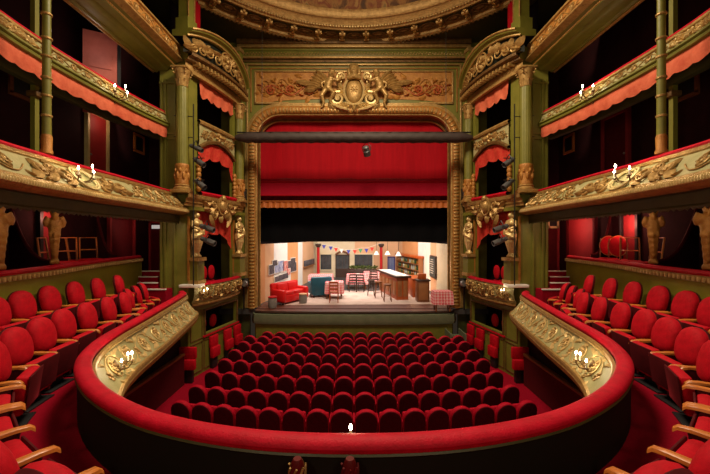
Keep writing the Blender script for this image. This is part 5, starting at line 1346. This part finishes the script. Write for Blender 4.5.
for a, c_ in ((-.17, 0), (.17, 0)): b.box((7.08 + a, 12.1, E + .52), (.07, .06, .40))
for z in (-.17, .17): b.box((7.08, 12.1, E + .52 + z), (.40, .06, .07))
b.build('frame', 'cream', t); MB().box((7.08, 12.11, E + .52), (.3, .03, .3)).build('grille', 'black', t)
# boxes behind the olive parapets: lit red doors, curved divisions and chairs
door(1, 10.3, 11.6, E - 1.9, E + .85, 'red_wall', 'seat_side'); door(1, 8.75, 9.25, E - 1.9, E + .75, 'red_wall', 'black'); door(-1, 10.15, 11.25, E - 1.9, E + .62, 'seat_side', 'red_wall'); door(-1, 7.9, 8.25, E - 1.9, E + .75, 'red_wall', 'black')
for s in (-1, 1):
    W = side(s)
    for k, (y, x0) in enumerate(((9.7, 6.78), (7.25, 6.42), (5.95, 6.2))):
        t = thing('box_divider', f'dark curved box partition behind the {W} olive parapet, {("farthest","middle","nearest")[k]} one', 'partition', (s * x0, y, E - 1.9))
        rows = []
        for i in range(13):
            q = i / 12; xx = x0 + (7.33 - x0) * q; zz = E - .62 + 1.25 * (.08 + .92 * q ** 2.6)
            rows.append([V((s * xx, y + e, z)) for e, z in ((-.03, E - 1.9), (-.03, zz), (.03, zz), (.03, E - 1.9))])
        MB().grid(rows, cv=True, capu=True).build('panel', 'maroon_wall', t)
        MB().tube([r[1] + V((0, .03, .01)) for r in rows], .035, 8).build('cap_rail', 'seat_side', t)
def box_seat(p, face, label, kind, grp):
    t = thing('box_chair', label, 'chair', p, 0, grp); p = V(p); M = Matrix.Rotation(face, 3, 'Z'); q = lambda x, y, z: p + M @ V((x, y, z))
    b = MB()
    for x in (-.19, .19):
        b.tube([q(x, .18, 0), q(x, .18, .45)], .018, 6); b.tube([q(x, -.2, 0), q(x, -.19, .46), q(x * .95, -.27, 1.02)], .018, 6)
    b.build('legs', 'wood_brown', t)
    MB().box(q(0, 0, .46), (.42, .42, .06), M, .02).build('seat', 'velvet', t)
    if kind == 'oval':
        out = [(.2 * math.cos(2 * PI * i / 24), .82 + .26 * math.sin(2 * PI * i / 24)) for i in range(24)]
        pl = lambda u, v, d: q(u, -.21 - d - (v - .46) * .12, v)
        MB().pad(out, [(.3, .05), (.85, .045), (1, .02), (1, -.02), (.85, -.045), (.3, -.05)], pl).build('backrest', 'velvet', t)
        MB().tube([pl(*o_, .0) for o_ in out + out[:1]], .02, 6).build('back_frame', 'wood_arm', t)
    else:
        b = MB()
        b.tube([q(-.19, -.2, .5), q(-.185, -.27, 1.04), q(.185, -.27, 1.04), q(.19, -.2, .5)], .02, 6)
        b.tube([q(-.18, -.235, .72), q(.18, -.235, .72)], .015, 6); b.build('back_frame', 'wood_arm', t)
    return t
zb = E - 1.06
for k, (x, y, f, kind, lab) in enumerate(((6.95, 9.32, 2.4, 'oval', 'red oval back chair in the right upper box, left one of pair'), (6.80, 8.80, 2.4, 'oval', 'red oval back chair in the right upper box, right one of pair'), (6.76, 8.28, 2.6, 'open', 'open wooden backed chair in the right box beside the oval chairs'), (6.66, 7.78, 1.4, 'open', 'open wooden chair seen edge on beside the right herm'))):
    box_seat((x, y, zb), f, lab, kind, 'box chairs')
for k, (y, f, lab) in enumerate(((9.0, -2.2, 'farthest from the herm'), (8.5, -.9, 'second farthest from the herm'), (8.0, -2.4, 'second nearest the herm'), (7.6, -1.2, 'nearest the herm'))):
    box_seat((-6.95 + .10 * k, y, zb), f, f'plain wooden chair in the left upper box, {lab}', 'open', 'box chairs')

# ================================================================== LIGHT
def area(name, loc, size, power, col, target=None, sy=None, spread=None):
    l = bpy.data.lights.new(name, 'AREA'); l.energy = power; l.color = col; l.size = size
    if sy: l.shape = 'RECTANGLE'; l.size_y = sy
    if spread: l.spread = math.radians(spread)
    o = bpy.data.objects.new(name, l); COL.objects.link(o); o.location = loc
    d = V(target) - V(loc) if target else V((0, 0, -1)); o.rotation_euler = d.to_track_quat('-Z', 'Y').to_euler(); return o
def point(name, loc, power, col, r=.15):
    l = bpy.data.lights.new(name, 'POINT'); l.energy = power; l.color = col; l.shadow_soft_size = r
    o = bpy.data.objects.new(name, l); COL.objects.link(o); o.location = loc; return o
for s in (-1, 1):
    for y in (5.2, 7.0, 8.8): point('soffit_fill', (s * 5.42, y, E + .42), 7, (1, .80, .52), .12)  # unseen fill without fixtures, added to brighten parapet, seats and herms
area('dome_fill', (0, 7.2, E + 6.7), 1.0, 95, (1, .80, .54), (0, 8.2, E + 9))  # unseen uplight added to brighten the dome painting and its ring
# chandelier light of the dome, added gallery fill, tier lights, box lights and the stage rig
area('house_light', (0, 7.2, E + 7.9), 2.6, 900, (1, .82, .58))
for s in (-1, 1):
    point('gallery_fill', (s * 2.2, -1.2, E + 1.9), 170, (1, .80, .54), .25)  # added fill behind the camera to lift parapets and seat fronts
    pass
area('stage_rig', (0, 18.5, E + 2.6), 6.5, 500, (1, .86, .72), (0, 19.5, 1.5), 4.5)
area('stage_front_rig', (0, 14.9, E + 1.2), 6, 130, (1, .86, .74), (0, 18, 2.0), .4, 110)
point('bar_light', (2.6, 17.8, 2.6), 55, (1, .55, .25), .1)
for s in (-1, 1):
    point('box_light', (s * 6.75, 10.9, E + .35), 22 if s > 0 else 4, (1, .35, .25), .12)
point('box_light', (7.0, 8.9, E + .35), 16, (1, .35, .25), .1); point('box_light', (-7.0, 8.05, E + .45), 9, (1, .35, .25), .1)
point('tier_light', (-6.9, 9.7, E + 3.3), 5, (1, .6, .4), .1)
point('tier_light', (-6.3, 8.2, E + 4.7), 4, (1, .8, .7), .1)
w = bpy.data.worlds.new('world'); sc.world = w; w.use_nodes = True
w.node_tree.nodes['Background'].inputs[0].default_value = (.9, .65, .45, 1); w.node_tree.nodes['Background'].inputs[1].default_value = .02

# ================================================================== CAMERA
cd = bpy.data.cameras.new('camera'); co = bpy.data.objects.new('camera', cd); COL.objects.link(co)
co.location = (0, 0, E); co.rotation_euler = (PI / 2, 0, 0); cd.sensor_width = 36; cd.lens = FPX / 710 * 36; cd.shift_x = 1 / 710; cd.clip_start = .05
sc.camera = co
sc.cycles.use_denoising = True
vs = sc.view_settings; sc.display_settings.display_device = 'sRGB'
vs.view_transform = 'Standard'; vs.look = 'None'; vs.gamma = 1; vs.use_curve_mapping = False; vs.exposure = 0.35
